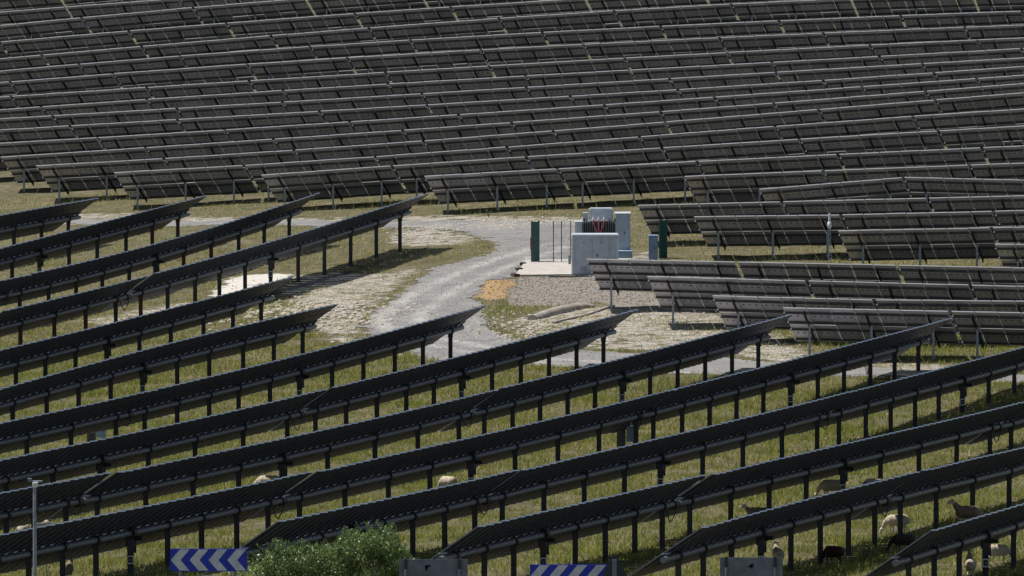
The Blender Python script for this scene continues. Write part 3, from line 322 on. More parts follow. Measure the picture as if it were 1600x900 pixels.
# ---------------------------------------------------------------- grass
def make_grass():
    n = 330000
    y = 325+rng.random(n)**.8*275; x = (rng.random(n)*2-1)*(y*.0505+1.5)
    rmask = area('road', x, y) | area('gravel', x, y) | area('sand', x, y) | area('orange', x, y)
    pmask = area('pale', x, y); bmask = area('brown', x, y)
    cl = .5+.5*vnoise(x, y, 2.3, 21)+.35*vnoise(x, y, .8, 22)
    prob = np.where(rmask, .006, np.where(bmask, .06, np.where(pmask, .45*np.clip(cl*2-.6, 0, 1.3), .30+.75*cl)))
    dry = np.clip((y-470)/60, 0, 1)
    prob = prob*(1-.45*dry*(~rmask))
    prob = np.where((x > -.3) & (x < 6.2) & (y > 519.5) & (y < 531), 0, prob)
    k = rng.random(n) < prob; x = x[k]; y = y[k]; n = len(x); cl = cl[k]; pm = pmask[k]; dry = dry[k]
    # nearer ground carries taller growth
    B = 4
    x = np.repeat(x, B)+rng.normal(0, .09, n*B); y = np.repeat(y, B)+rng.normal(0, .12, n*B)
    hgt = np.repeat((.10+.12*cl)*np.where(pm, .7, 1)*(1-.35*dry), B)*(.5+rng.random(n*B)*.9)
    tall = rng.random(n*B) < .03; hgt = np.where(tall, hgt*1.8, hgt)
    z = height(x, y)-.02
    a = rng.random(n*B)*2*pi; w = .012+.014*rng.random(n*B); lean = rng.normal(0, .45, (n*B, 2))*hgt[:, None]
    p0 = np.stack([x-np.cos(a)*w, y-np.sin(a)*w, z], -1); p1 = np.stack([x+np.cos(a)*w, y+np.sin(a)*w, z], -1)
    p2 = np.stack([x+lean[:, 0], y+lean[:, 1], z+hgt], -1)
    V = np.stack([p0, p1, p2], 1).reshape(-1, 3); nf = n*B
    me = bpy.data.meshes.new('grass'); me.vertices.add(len(V)); me.vertices.foreach_set('co', V.astype(np.float32).ravel())
    me.loops.add(nf*3); me.loops.foreach_set('vertex_index', np.arange(nf*3, dtype=np.int32)); me.polygons.add(nf)
    me.polygons.foreach_set('loop_start', np.arange(0, nf*3, 3, dtype=np.int32)); me.polygons.foreach_set('loop_total', np.full(nf, 3, np.int32))
    g0 = np.array([.165, .19, .036]); g1 = np.array([.35, .36, .085]); s0 = np.array([.56, .49, .25])
    f = rng.random(nf)[:, None]; pd = np.repeat(np.clip(.10+.5*dry+.25*vnoise(x[::B], y[::B], 3.1, 30)+.25*pm, 0, 1), B)
    col = g0*(1-f)+g1*f; isd = rng.random(nf) < pd; col = np.where(isd[:, None], s0*(.6+.7*f), col)
    col = np.repeat(col, 3, 0); col = np.concatenate([col, np.ones((len(col), 1))], 1)
    at = me.color_attributes.new('tint', 'FLOAT_COLOR', 'POINT'); at.data.foreach_set('color', col.astype(np.float32).ravel())
    me.materials.append(M_grass); me.update(calc_edges=True)
    o = link(bpy.data.objects.new('grass', me)); props(o, 'tufty green and straw coloured grass covering the ground between the rows', 'grass', kind='stuff')
make_grass()

# ---------------------------------------------------------------- fixed tables on the hillside
TF = TAU_F
cvec = Vector((0, cos(TF), -sin(TF))); nvec = Vector((0, sin(TF), cos(TF)))
MP = .99
def panel_mesh():
    b = MB(); W, Lh, t = .95, 2.0, .040
    b.box((W/2, .018, -t/2), (W, .036, t), 0); b.box((W/2, Lh-.018, -t/2), (W, .036, t), 0)
    b.box((.019, Lh/2, -t/2), (.038, Lh-.072, t), 0); b.box((W-.019, Lh/2, -t/2), (.038, Lh-.072, t), 0)
    b.add([(.032, .036, -.004), (W-.032, .036, -.004), (W-.032, Lh-.036, -.004), (.032, Lh-.036, -.004)], [(0, 1, 2, 3)], 2)
    b.add([(.032, .036, -.014), (W-.032, .036, -.014), (W-.032, Lh-.036, -.014), (.032, Lh-.036, -.014)], [(0, 3, 2, 1)], 1)
    for x in (.2, .48, .76): b.box((x, Lh/2, -.026), (.085, .06, .02), 3)
    return b.mesh('solar_panel', [M_frame, M_back, M_glass, M_jbox])
ME_panel = panel_mesh()
ME_purlin = {}
def purlin_mesh(n):
    if n not in ME_purlin:
        b = MB(); L = n*MP+.06; x = n*MP/2-.01
        b.box((x, 0, -.05), (L, .012, .10), 0); b.box((x, .03, -.094), (L, .048, .012), 0); b.box((x, .03, -.006), (L, .048, .010), 0)
        for e in (-.0, n*MP-.03): b.box((e, .0, -.05), (.05, .05, .07), 1)
        ME_purlin[n] = b.mesh('purlin', [M_purlin, M_galv])
    return ME_purlin[n]
ME_rafter = MB().box((0, 2.0, -.07), (.012, 3.95, .13), 0).box((.03, 2.0, -.13), (.05, 3.95, .012), 0).box((.03, 2.0, -.008), (.05, 3.95, .010), 0).mesh('rafter', [M_rafter])
def ibeam(name, w, d, m):
    b = MB(); b.box((0, 0, -.5), (.010, d, 1)); b.box((0, -d/2, -.5), (w, .010, 1)); b.box((0, d/2, -.5), (w, .010, 1)); return b.mesh(name, [m])
ME_fpost = ibeam('post', .10, .12, M_galv)
ME_brace = MB().tube([(0, -.02, -.72), (0, .92, -.56)], .03, 6).mesh('brace', [M_rafter])
b_ = MB(); p0 = Vector((0, .03, -.80)); 
ORD = ['first', 'second', 'third', 'fourth', 'fifth', 'sixth', 'seventh', 'eighth', 'ninth', 'tenth', 'eleventh', 'twelfth', '13th', '14th', '15th', '16th', '17th', '18th', '19th', '20th', '21st', '22nd', '23rd', '24th']
cnt = {}
TPOST = 1.55     # distance down the chord where the post meets the rafter
for k, x, y, z, sl, n, mp in D['tables']:
    MPK = mp/MP
    cnt[k] = cnt.get(k, 0)+1; c = ORD[cnt[k]-1]
    if k > 100:
        lab = '%s from the left in the %s of the four lower right rows of pale-backed tables' % (c, ('top', 'second', 'third', 'lowest')[k-101])
        grp = 'fixed solar tables in the four lower right rows'
    else:
        lab = 'grey solar table, %s from the left in hillside row %d counted up from the track' % (c, 23-k)
        grp = 'fixed solar tables on the hillside'
        if (k, cnt[k]) == (16, 1): lab = 'pale left end table of the hillside row just above the bend of the track'
    t = empty('solar_table', (x, y, z), lab, 'solar panels', grp)
    ex = Vector((cos(PH2)*cos(sl), -sin(PH2)*cos(sl), sin(sl))); ey = Vector((sin(PH2), cos(PH2), 0)); ey = (ey-ex*ey.dot(ex)).normalized(); ez = ex.cross(ey)
    t.rotation_mode = 'XYZ'; rot = Matrix((ex, ey, ez)).transposed(); t.rotation_euler = (rot.to_euler())
    dt = random.gauss(0, .006)
    for i in range(n):
        for j in (0, 1):
            place('solar_panel', ME_panel, t, Vector((i*mp, 0, random.gauss(0, .003)))+cvec*(2.02*j), (-TF+random.gauss(0, .004), random.gauss(0, .003), 0), (MPK, 1, 1))
    for tt in (.42, 1.6, 2.45, 3.66): place('purlin', purlin_mesh(n), t, cvec*tt-nvec*.04, (-TF, 0, 0), (MPK, 1, 1))
    step = (n-1.75)/2*mp if n < 8 else (n-1.9)/2*mp
    for i in range(3):
        rx = .86*mp+i*step
        place('rafter', ME_rafter, t, Vector((rx, 0, 0))-nvec*.145, (-TF, 0, 0))
        top = Vector((rx+.07, 0, 0))+cvec*TPOST-nvec*.29
        wp = Vector((x, y, z))+rot@top; gz = H(wp.x, wp.y)
        ln = max(.6, wp.z-gz+.25)
        po = place('post', ME_fpost, t, top+Vector((0, 0, .12)), None, (1, 1, ln+.12)); po.rotation_euler = rot.inverted().to_euler()
        # brace from the post up to the rafter
        place('brace', ME_br if 'ME_br' in globals() else None, t, top) if False else None
        if 'ME_br' not in globals():
            e = cvec*1.15+nvec*.05
            ME_br = MB().tube([(0, .03, -.62), (0, e.y, e.z)], .032, 6).mesh('brace', [M_rafter])
        place('brace', ME_br, t, top)

# ---------------------------------------------------------------- trackers
def tpanel_mesh():
    b = MB(); W, Lh, t = .872, CH_T, .038
    y0 = -Lh/2
    for a, e in ((y0, -.012), (.012, -y0)):
        c = (a+e)/2; l = e-a
        b.box((0, a+.016, -t/2), (W, .032, t), 0); b.box((0, e-.016, -t/2), (W, .032, t), 0)
        b.box((-W/2+.014, c, -t/2), (.028, l-.064, t), 4); b.box((W/2-.014, c, -t/2), (.028, l-.064, t), 4)
        b.add([(-W/2+.02, a+.03, -.004), (W/2-.02, a+.03, -.004), (W/2-.02, e-.03, -.004), (-W/2+.02, e-.03, -.004)], [(0, 1, 2, 3)], 2)
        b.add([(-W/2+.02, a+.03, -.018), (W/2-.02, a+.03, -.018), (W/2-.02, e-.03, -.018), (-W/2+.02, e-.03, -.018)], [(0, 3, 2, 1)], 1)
        b.box((0, c, -.03), (.12, .08, .022), 3)
    return b.mesh('solar_panel', [M_tframe_lit, M_tback, M_glass, M_jbox, M_tside_shade])
ME_tpanel = tpanel_mesh()
ME_rail = MB().box((0, 0, -.03), (.05, .62, .05)).box((0, 0, -.12), (.030, .23, .12)).mesh('module_rail', [M_dark])
def ring_mesh():
    b = MB(); b.tube([(-.07, 0, 0), (.07, 0, 0)], .165, 14); b.box((0, 0, -.20), (.12, .20, .16)); return b.mesh('bearing', [M_dark])
ME_bear = ring_mesh()
ME_tpost = ibeam('post', .15, .15, M_tpost); ME_tpostr = ibeam('post', .15, .15, M_rust)
def drive_mesh():
    b = MB(); b.tube([(-.16, 0, 0), (.16, 0, 0)], .22, 16); b.box((0, 0, -.28), (.22, .26, .24)); b.tube([(0, -.05, -.16), (0, -.42, -.16)], .07, 10)
    b.box((-.15, -.04, -.42), (.03, .22, .46), 1); b.box((.15, -.04, -.42), (.03, .22, .46), 1); return b.mesh('slew_drive', [M_dark, M_tpost])
ME_drive = drive_mesh()
def ctrl_mesh():
    b = MB(); b.box((0, 0, 0), (.22, .12, .38), 0); b.box((0, -.062, 0.01), (.20, .01, .28), 1); b.box((0, -.069, 0.01), (.14, .006, .19), 0); b.tube([(0, -.071, .01), (0, -.078, .01)], .035, 12, 2); b.box((0, 0, .175), (.19, .12, .02), 1)
    return b.mesh('controller_box', [M_dark, M_white, M_cabs])
ME_ctrl = ctrl_mesh()
d1 = Vector((sin(PH1), cos(PH1), 0)); px_ = Vector((cos(PH1), -sin(PH1), 0))    # along the row / to the right of it
seg = {}
names = {}
for tr in D['trackers']: names[tr[0]] = names.get(tr[0], 0)+1
where = {1: ['only visible part'], 2: ['upper section', 'lower left section'], 3: ['upper section', 'middle section', 'lower left section']}
for row, u, pw, mi, (w0, w1), pz, (z0, z1) in D['trackers']:
    k = seg[row] = seg.get(row, 0)+1
    nodes = [(w0, z0)]+list(zip(pw, pz))+[(w1, z1)]
    ws = np.array([q[0] for q in nodes]); zz = np.array([q[1] for q in nodes])
    zs = zz.copy(); zs[1:-1] = (zz[:-2]+2*zz[1:-1]+zz[2:])/4; zz = zs
    P = lambda w, dz=0: px_*u+d1*w+Vector((0, 0, float(np.interp(w, ws, zz))+dz))
    mid = pw[mi] if mi is not None else pw[len(pw)//2]
    base = P(mid); base.z = H(base.x, base.y)
    if names[row] == 1: part = 'the visible part'
    elif names[row] == 2: part = ['the upper right section', 'the lower left section'][k-1]
    else: part = ['the upper right section', 'the middle section', 'the lower left section'][k-1]
    if row in (12,) : part = ['the far right section', 'the long middle section', 'the lower left end section'][k-1]
    if row in (13,) : part = ['the right section', 'the left end section'][k-1]
    lab = 'dark solar tracker, %s of the %s diagonal row from the left' % (part, ORD[row-1])
    t = empty('solar_tracker', base, lab, 'solar panels', 'tilting solar trackers in the foreground')
    tau = TAU_T+R([0, .9, -.8, .5, -.4, .7][(row*2+k) % 6])
    low = -px_*cos(tau)-Vector((0, 0, sin(tau)))
    b = MB(); pts = [P(w)-base for w in ws]; pts = [p for p in pts]
    b.tube(pts, .105, 12); b.build('torque_tube', [M_tube], t)
    nn = int((w1-w0)/.95); p0_ = w0+((w1-w0)-nn*.95)/2+.475
    rot0 = None
    for i in range(nn):
        w = p0_+i*.95
        ax = (P(w+.45)-P(w-.45)).normalized(); ey = (low-ax*low.dot(ax)).normalized(); ez = ax.cross(ey)
        if ez.z < 0: ez = -ez
        # local frame: x along row, y towards the low edge, z outward from the front glass
        X = ey.cross(ez)
        Mx = Matrix((X, ey, ez)).transposed()
        q = (Mx.to_quaternion() @ Quaternion((0, 1, 0), R(2.4)+random.gauss(0, .006)))
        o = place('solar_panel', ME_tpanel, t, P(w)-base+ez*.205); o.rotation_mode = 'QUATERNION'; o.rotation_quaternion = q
        o2 = place('module_rail', ME_rail, t, P(w+.475)-base+ez*.155); o2.rotation_mode = 'QUATERNION'; o2.rotation_quaternion = Mx.to_quaternion()
        rot0 = Mx.to_quaternion()
    eul = Matrix((d1, -px_, Vector((0, 0, 1)))).transposed().to_quaternion()
    for i, w in enumerate(pw):
        p = P(w); gz = H(p.x, p.y); ln = p.z-gz+.3-.12
        me = ME_tpostr if (row <= 4 and random.random() < .35) else ME_tpost
        o = place('post', me, t, p-base-Vector((0, 0, .14)), None, (1, 1, ln)); o.rotation_euler = (0, 0, -PH1)
        if mi is not None and i == mi:
            o = place('slew_drive', ME_drive, t, p-base); o.rotation_mode = 'QUATERNION'; o.rotation_quaternion = eul
            place('controller_box', ME_ctrl, t, p-base+Vector((0, -.15, -.86)))
        else:
            o = place('bearing', ME_bear, t, p-base); o.rotation_mode = 'QUATERNION'; o.rotation_quaternion = eul
    if k < names[row] or row in (7, 8, 9):
        a = P(w0)-base; b = MB()
        b.tube([a-d1*1.5*f+Vector((.04, 0, -.1-.38*(1-(2*f-1)**2)*(1+.3*sin(row*3+f*4)))) for f in [i/9 for i in range(10)]], .022, 6)
        b.build('cable_loop', [M_black], t)
        b = MB(); b.tube([a-d1*.05, a-d1*.5], .16, 12); b.build('tube_coupling', [M_dark], t)

# ---------------------------------------------------------------- transformer station
def pt(name): return Vector(PT[name])
S_Y = 520.7
def sx(px, y): return (px-800)/F*y
def sz(py, y): return far_point(800, py, y).z
cabx0, cabx1 = sx(893, S_Y), sx(967, S_Y); cz = sz(430, S_Y); w = cabx1-cabx0; h = 1.96
t = empty('switchgear_cabinet', ((cabx0+cabx1)/2, S_Y, cz), 'white two-door metal cabinet on the concrete pad in front of the transformer', 'electrical cabinet')
b = MB(); b.box((0, .55, h/2-.02), (w-.1, 1.1, h-.14)); b.build('body', [M_cab], t, bevel=.02)
b = MB(); b.box((0, .55, h-.05), (w, 1.2, .12)); b.build('lid', [M_cab], t, bevel=.045)
b = MB(); b.box((0, .55, .04), (w-.16, 1.0, .10)); b.build('plinth', [M_conc], t)
for s_ in (-1, 1):
    d = MB(); d.box((s_*.42-.12, -.012, h/2-.05), (.80, .02, h-.34)); dd = d.build('door', [M_cab], t, bevel=.006)
    e = MB(); e.prism([(-.06, 0), (.06, 0), (0, .10)], -.006, .004); ee = e.build('warning_plate', [M_cabs], dd, (s_*.42-.12, -.024, h-.40))
    e = MB()
    for q_ in range(6): e.box((0, 0, -.02*q_*2), (.34, .012, .014))
    e.build('vent', [M_cabs], dd, (s_*.42-.12, -.024, .42))
    if s_ > 0: e = MB(); e.box((0, 0, 0), (.05, .04, .12)); e.build('handle', [M_black], dd, (.10, -.04, h/2-.02))
for x_ in (-w/2+.05, w/2-.05):
    b = MB(); b.box((x_, -.01, h/2-.06), (.08, .05, h-.2)); b.build('corner_post', [M_white], t, bevel=.01)
# transformer
TY = 525.2
tx0, tx1 = sx(909, TY), sx(962, TY); gz = sz(404, TY)
t = empty('transformer', ((tx0+tx1)/2, TY, gz), 'grey oil transformer with black cooling fins and red cables behind the white cabinet', 'transformer')
L_ = lambda px: sx(px, TY)-(tx0+tx1)/2
Zl = lambda py: sz(py, TY)-gz
b = MB(); b.box((0, .5, Zl(347)/2), (L_(962)-L_(911), .9, Zl(347)-.05)); b.build('tank', [M_rafter], t)
for i in range(15):
    fx = L_(911.5)+(L_(961.5)-L_(911.5))*i/14
    b = MB(); b.box((fx, -.08, (Zl(348)+Zl(395))/2), (.04, .30, Zl(348)-Zl(395))); b.build('cooling_fin', [M_fin], t)
b = MB(); b.box(((L_(921)+L_(958))/2, .55, (Zl(326)+Zl(346))/2), (L_(958)-L_(921), .7, Zl(326)-Zl(346))); b.build('conservator', [M_cab], t, bevel=.05)
b = MB(); b.box(((L_(911)+L_(919))/2, .5, (Zl(333)+Zl(346))/2), (L_(919)-L_(911), .4, Zl(333)-Zl(346))); b.build('terminal_box', [M_cab], t, bevel=.02)
b = MB(); b.box(((L_(922)+L_(950))/2, .08, Zl(344.5)), (L_(950)-L_(922), .12, .05)); b.build('bushing_bar', [M_white], t)
for cx_, bx_ in ((927, 933.5), (935.5, 935.5), (944, 937.5)):
    b = MB(); b.tube([(L_(cx_), -.15, Zl(342)), (L_(cx_), -.18, Zl(347)), (L_((cx_*.6+bx_*.4)), -.24, Zl(354)), (L_(bx_), -.27, Zl(366))], .026, 8); b.build('cable', [M_pink], t)
    b = MB(); b.tube([(L_(cx_), -.12, Zl(339)), (L_(cx_), -.12, Zl(343))], [.03, .06], 10); b.build('bushing', [M_white], t)
for cx_ in (913, 961):
    b = MB(); b.tube([(L_(cx_), 0, Zl(347)), (L_(cx_), 0, Zl(341))], .03, 8); b.build('lifting_lug', [M_black], t)
def cabinet(name, x0, x1, y0, y1, Y, depth, m, label, cat, seams=(), plinth=True, roof=True):
    a, c = sx(x0, Y), sx(x1, Y); zb, zt = sz(y1, Y), sz(y0, Y); hh = zt-zb
    t = empty(name, ((a+c)/2, Y, zb), label, cat)
    b = MB(); b.box((0, depth/2, hh/2), (c-a-.04, depth, hh-.02)); b.build('body', [m], t, bevel=.015)
    if roof: b = MB(); b.box((0, depth/2, hh), (c-a, depth+.06, .05)); b.build('roof', [m], t, bevel=.012)
    for s_ in seams: b = MB(); b.box((s_[0]*(c-a), -.006, hh*s_[1]), ((c-a)*s_[2], .01, hh*s_[3])); dd = b.build('door', [m], t, bevel=.004); b = MB(); b.box((s_[0]*(c-a)+.1*s_[2], -.03, hh*s_[1]), (.03, .04, .12)); b.build('handle', [M_black], dd)
    return t
cabinet('relay_cabinet', 961, 986, 334, 394, 527.5, 1.2, M_cab, 'tall pale grey cabinet standing right behind the transformer', 'electrical cabinet', [(.0, .5, .8, .86)])
cabinet('low_plinth_box', 963, 989, 392, 404, 526.6, 1.0, M_bluecab, 'low blue-grey box at the foot of the cabinet right of the transformer', 'box', roof=False)
cabinet('side_panel_cabinet', 898, 911, 347, 404, 526.0, .7, M_cab, 'narrow pale cabinet showing left of the black transformer fins', 'electrical cabinet', [(0, .5, .75, .8)])
cabinet('meter_cabinet', 1013.5, 1029, 368.5, 406, 528.5, .5, M_bluecab, 'light blue narrow metal cabinet beside the right green gate leaf', 'electrical cabinet', [(0, .5, .8, .86)])
# concrete pad
b = MB(); a = [pt('pad1')+Vector((.15, .5, 0)), pt('pad2')+Vector((2.9, -.2, 0)), pt('pad4')+Vector((2.9, 1.2, 0)), pt('pad3')+Vector((0, .8, 0))]
vs = [Vector((p.x, p.y, H(p.x, p.y)+.09)) for p in a]; vb = [Vector((p.x, p.y, H(p.x, p.y)-.4)) for p in a]
b.add(vs+vb, [(0, 1, 2, 3), (4, 7, 6, 5), (0, 4, 5, 1), (1, 5, 6, 2), (2, 6, 7, 3), (3, 7, 4, 0)])
o = b.build('concrete_pad', [M_conc]); props(o, 'pale concrete slab with sloping front under the white cabinet', 'slab')
b = MB(); p = pt('pad1'); b.tube([(sx(858, 520), 519.9, sz(432.5, 519.9)), (sx(925, 520), 519.7, sz(431.6, 519.7))], .035, 8); o = b.build('conduit', [M_black]); props(o, 'thin black conduit along the front edge of the concrete pad', 'pipe')
# step blocks
for i, (px0, py0) in enumerate(((817, 413), (811, 418.5), (805, 425))):
    q = far_point(px0, py0, 528.3-i*3.2); b = MB(); b.box((0, 0, 0), (.30, .5, .16)); o = b.build('timber_block', [M_wood], None, (q.x, q.y, H(q.x, q.y)+.06), (0, 0, .2*i), bevel=.015)
    props(o, ('dark timber block at the upper left corner of the concrete pad', 'middle one of three dark timber blocks stepping down beside the pad', 'lowest dark timber block beside the orange soil')[i], 'timber block', 'timber blocks beside the concrete pad')
# green gate leaves, fence
def gate(x0, x1, y0, y1, Y, label, depth, sign=False):
    depth = .35
    a, c = sx(x0, Y), sx(x1, Y); zb, zt = sz(y1, Y), sz(y0, Y); hh = zt-zb; ww = c-a
    t = empty('gate_leaf', (a, Y, zb), label, 'gate', 'open green gate leaves')
    ang = Vector((ww-.1, depth, 0)); L = ang.length; u_ = ang.normalized()
    for s_ in (0, 1): b = MB(); q = u_*L*s_+Vector((.05, 0, 0)); b.box((q.x, q.y, hh/2), (.09, .09, hh)); b.build('gate_post', [M_green], t)
    for hz_ in (.06, hh-.06, hh*.5): b = MB(); b.tube([Vector((.05, 0, hz_)), u_*L+Vector((.05, 0, hz_))], .025, 6); b.build('rail', [M_green], t)
    b = MB(); n = 11
    for i in range(1, n): q = u_*L*i/n+Vector((.05, 0, 0)); b.box((q.x, q.y, hh/2), (.030, .03, hh-.1))
    b.build('bar_infill', [M_green], t)
    if sign: b = MB(); b.box((-.01, -.03, hh*.46), (.05, .12, .62)); b.build('red_sign', [M_red], t)
gate(829.5, 843.5, 345.5, 411, 529, 'left dark green gate leaf folded open at the corner of the pad', 3.2, True)
gate(1030, 1043.5, 343.5, 405, 529.5, 'right dark green gate leaf beside the light blue cabinet', 3.0)
t = empty('wire_fence', (sx(843, 528.5), 528.5, sz(410, 528.5)), 'thin wire mesh fence between the left gate leaf and the transformer', 'fence')
fh = 2.03; L0 = sx(843, 528.5)
for fx in (865, 877.5, 892): b = MB(); b.tube([(sx(fx, 528.5)-L0, 0, -.2), (sx(fx, 528.5)-L0, 0, fh)], .022, 8); b.build('post', [M_black], t)
b = MB(); x1_ = sx(892, 528.5)-L0
for i in range(25): b.tube([(x1_*i/24, 0, .05), (x1_*i/24, 0, fh-.05)], .0035, 4, cap=False)
for i in range(11): b.tube([(0, 0, .05+i*(fh-.1)/10), (x1_, 0, .05+i*(fh-.1)/10)], .0035, 4, cap=False)
b.build('wire_mesh', [M_galv], t)
b = MB(); q = far_point(890, 412, 527); b.box((0, 0, .22), (.12, .12, .45)); o = b.build('marker_post', [M_cabs], None, (q.x, q.y, H(q.x, q.y)+.08), bevel=.01); props(o, 'short grey post at the foot of the wire fence left of the cabinet', 'post')
# weather mast
q = pt('mast'); t = empty('weather_mast', (q.x, q.y, H(q.x, q.y)), 'slim lattice weather mast with white sensor housing before the pale tables', 'mast')
b = MB()
for a in range(3):
    c0 = Vector((.10*cos(a*2.09), .10*sin(a*2.09), 0)); c1 = Vector((.045*cos(a*2.09), .045*sin(a*2.09), 1.75)); b.tube([c0, c1], .012, 6)
for i in range(7):
    z = .1+i*.24; r_ = .1-.055*z/1.75
    for a in range(3): b.tube([(r_*cos(a*2.09), r_*sin(a*2.09), z), (r_*cos(a*2.09+2.09), r_*sin(a*2.09+2.09), z+.22)], .007, 4)
b.build('lattice', [M_galv], t)
b = MB(); b.tube([(0, 0, 1.7), (0, 0, 1.78), (0, 0, 2.0), (0, 0, 2.04)], [.05, .10, .10, .04], 12); b.build('sensor_housing', [M_white], t)
b = MB(); b.tube([(0, 0, 2.0), (0, 0, 2.45)], [.055, .05], 8); b.build('antenna', [M_white], t)
# culvert pipe and hose
a, c = pt('culv1'), pt('culv2')
b = MB(); pts = []; 
for i in range(9):
    f = i/8; x = a.x+(c.x-a.x)*f; y = a.y+(c.y-a.y)*f+.8*sin(f*pi); pts.append((x, y, H(x, y)-.02+.06*sin(f*pi)))
b.tube(pts, [.26, .27, .28, .28, .28, .27, .26, .24, .2], 18); o = b.build('culvert_pipe', [mat('soiled_concrete', (.33, .29, .24), .95, var=.35, scale=2.5, bump_=.6)]); props(o, 'half buried pale concrete pipe between the pad and the ditch', 'pipe')
a, c = pt('hose1'), pt('hose2'); b = MB(); pts = []
for i in range(12):
    f = i/11; x = a.x+(c.x-a.x)*f; y = a.y+(c.y-a.y)*f-.5*sin(f*pi); pts.append((x, y, H(x, y)+.05))
b.tube(pts, .05, 8); o = b.build('hose', [M_conc]); props(o, 'thin pale hose lying on the ground beside the buried pipe', 'hose')
# combiner boxes in the tracker field
for key, lab in (('box1', 'grey combiner box under the left part of the seventh diagonal tracker row'), ('box2', 'grey combiner box standing under the middle tracker gap')):
    q = pt(key); t = empty('combiner_box', (q.x, q.y, H(q.x, q.y)), lab, 'electrical box', 'combiner boxes under the trackers')
    b = MB(); b.box((-.18, 0, .62), (.34, .25, .95)); b.build('back_plate', [M_purlin], t, bevel=.01)
    b = MB(); b.box((.2, -.05, .72), (.36, .28, .62)); b.build('enclosure', [M_bluecab], t, bevel=.015)
    for s_ in (-.28, .3): b = MB(); b.box((s_, .05, .2), (.05, .05, .9)); b.build('leg', [M_galv], t)
q = far_point(82, 66, 696); zz_ = H(q.x, q.y); t = empty('inverter_hut', (q.x, 696, zz_), 'small pale blue box between the topmost rows at upper left', 'box')
hh = sz(52, 696)-zz_; b = MB(); b.box((0, 0, hh/2), (1.2, 1.0, hh)); b.build('body', [M_bluecab], t, bevel=.02); b = MB(); b.box((0, 0, hh+.02), (1.28, 1.1, .06)); b.build('roof', [M_cab], t)

# loose stones at the edges of the bare patches
stone_mesh = []
for s_ in range(4):
    bm = bmesh.new(); bmesh.ops.create_icosphere(bm, subdivisions=2, radius=1)
    for v in bm.verts: v.co *= 1+.25*(random.random()-.5); v.co.z *= .6
    me = bpy.data.meshes.new('stone'); bm.to_mesh(me); bm.free(); me.materials.append(M_conc); stone_mesh.append(me)
SV = []; SF = []; ST = []
bx = rng.uniform(-8, 9, 60000); by = rng.uniform(470, 545, 60000); rm = area('road', bx, by); gm = area('gravel', bx, by); om = area('orange', bx, by)
kk = (rm & (rng.random(60000) < .22)) | (gm & (rng.random(60000) < .30)) | (om & (rng.random(60000) < .12)); cand = list(zip(bx[kk], by[kk]))[:9000]
oct_v = [(1, 0, 0), (0, 1, 0), (-1, 0, 0), (0, -1, 0), (0, 0, .8), (0, 0, -.8)]; oct_f = [(0, 1, 4), (1, 2, 4), (2, 3, 4), (3, 0, 4), (1, 0, 5), (2, 1, 5), (3, 2, 5), (0, 3, 5)]
for x, y in cand:
    s_ = random.uniform(.018, .05); o_ = len(SV); z = H(x, y)+.02; a = random.random()*6.28; tn = random.choice((.15, .20, .25, .30, .38))
    for v in oct_v: SV.append((x+s_*(v[0]*cos(a)-v[1]*sin(a)), y+s_*(v[0]*sin(a)+v[1]*cos(a)), z+s_*v[2])); ST.append((tn, tn*.97, tn*.93, 1))
    for f in oct_f: SF.append([k+o_ for k in f])
for i in range(2600):
    r_ = random.random()
    if r_ < .35: x, y, s_ = random.gauss(-9.3, 2.2), random.gauss(500, 5), random.uniform(.04, .16)
    elif r_ < .6: x = random.uniform(-6, 4); y = 561+random.gauss(-6, 1.6)-x*.2; s_ = random.uniform(.03, .10)
    elif r_ < .75: x, y, s_ = random.gauss(-.3, .8), random.gauss(490, 4), random.uniform(.03, .12)
    else: x, y, s_ = random.uniform(2, 13), random.uniform(478, 500), random.uniform(.02, .08)
    me = random.choice(stone_mesh); o_ = len(SV); z = H(x, y)
    a = random.random()*6.28
    for v in me.vertices: SV.append((x+s_*(v.co.x*cos(a)-v.co.y*sin(a)), y+s_*(v.co.x*sin(a)+v.co.y*cos(a)), z+s_*v.co.z)); ST.append((.42, .38, .31, 1))
    for f in me.polygons: SF.append([k+o_ for k in f.vertices])
me = bpy.data.meshes.new('stones'); me.from_pydata(SV, [], SF); at_ = me.color_attributes.new('tint', 'FLOAT_COLOR', 'POINT'); at_.data.foreach_set('color', np.array(ST, np.float32).ravel()); me.materials.append(leaf_mat('limestone_rubble', 'tint', .9, 0, .2)); o = link(bpy.data.objects.new('stones', me))
props(o, 'pale loose stones scattered over the bare soil', 'stones', kind='stuff')
for m_ in stone_mesh: bpy.data.meshes.remove(m_)

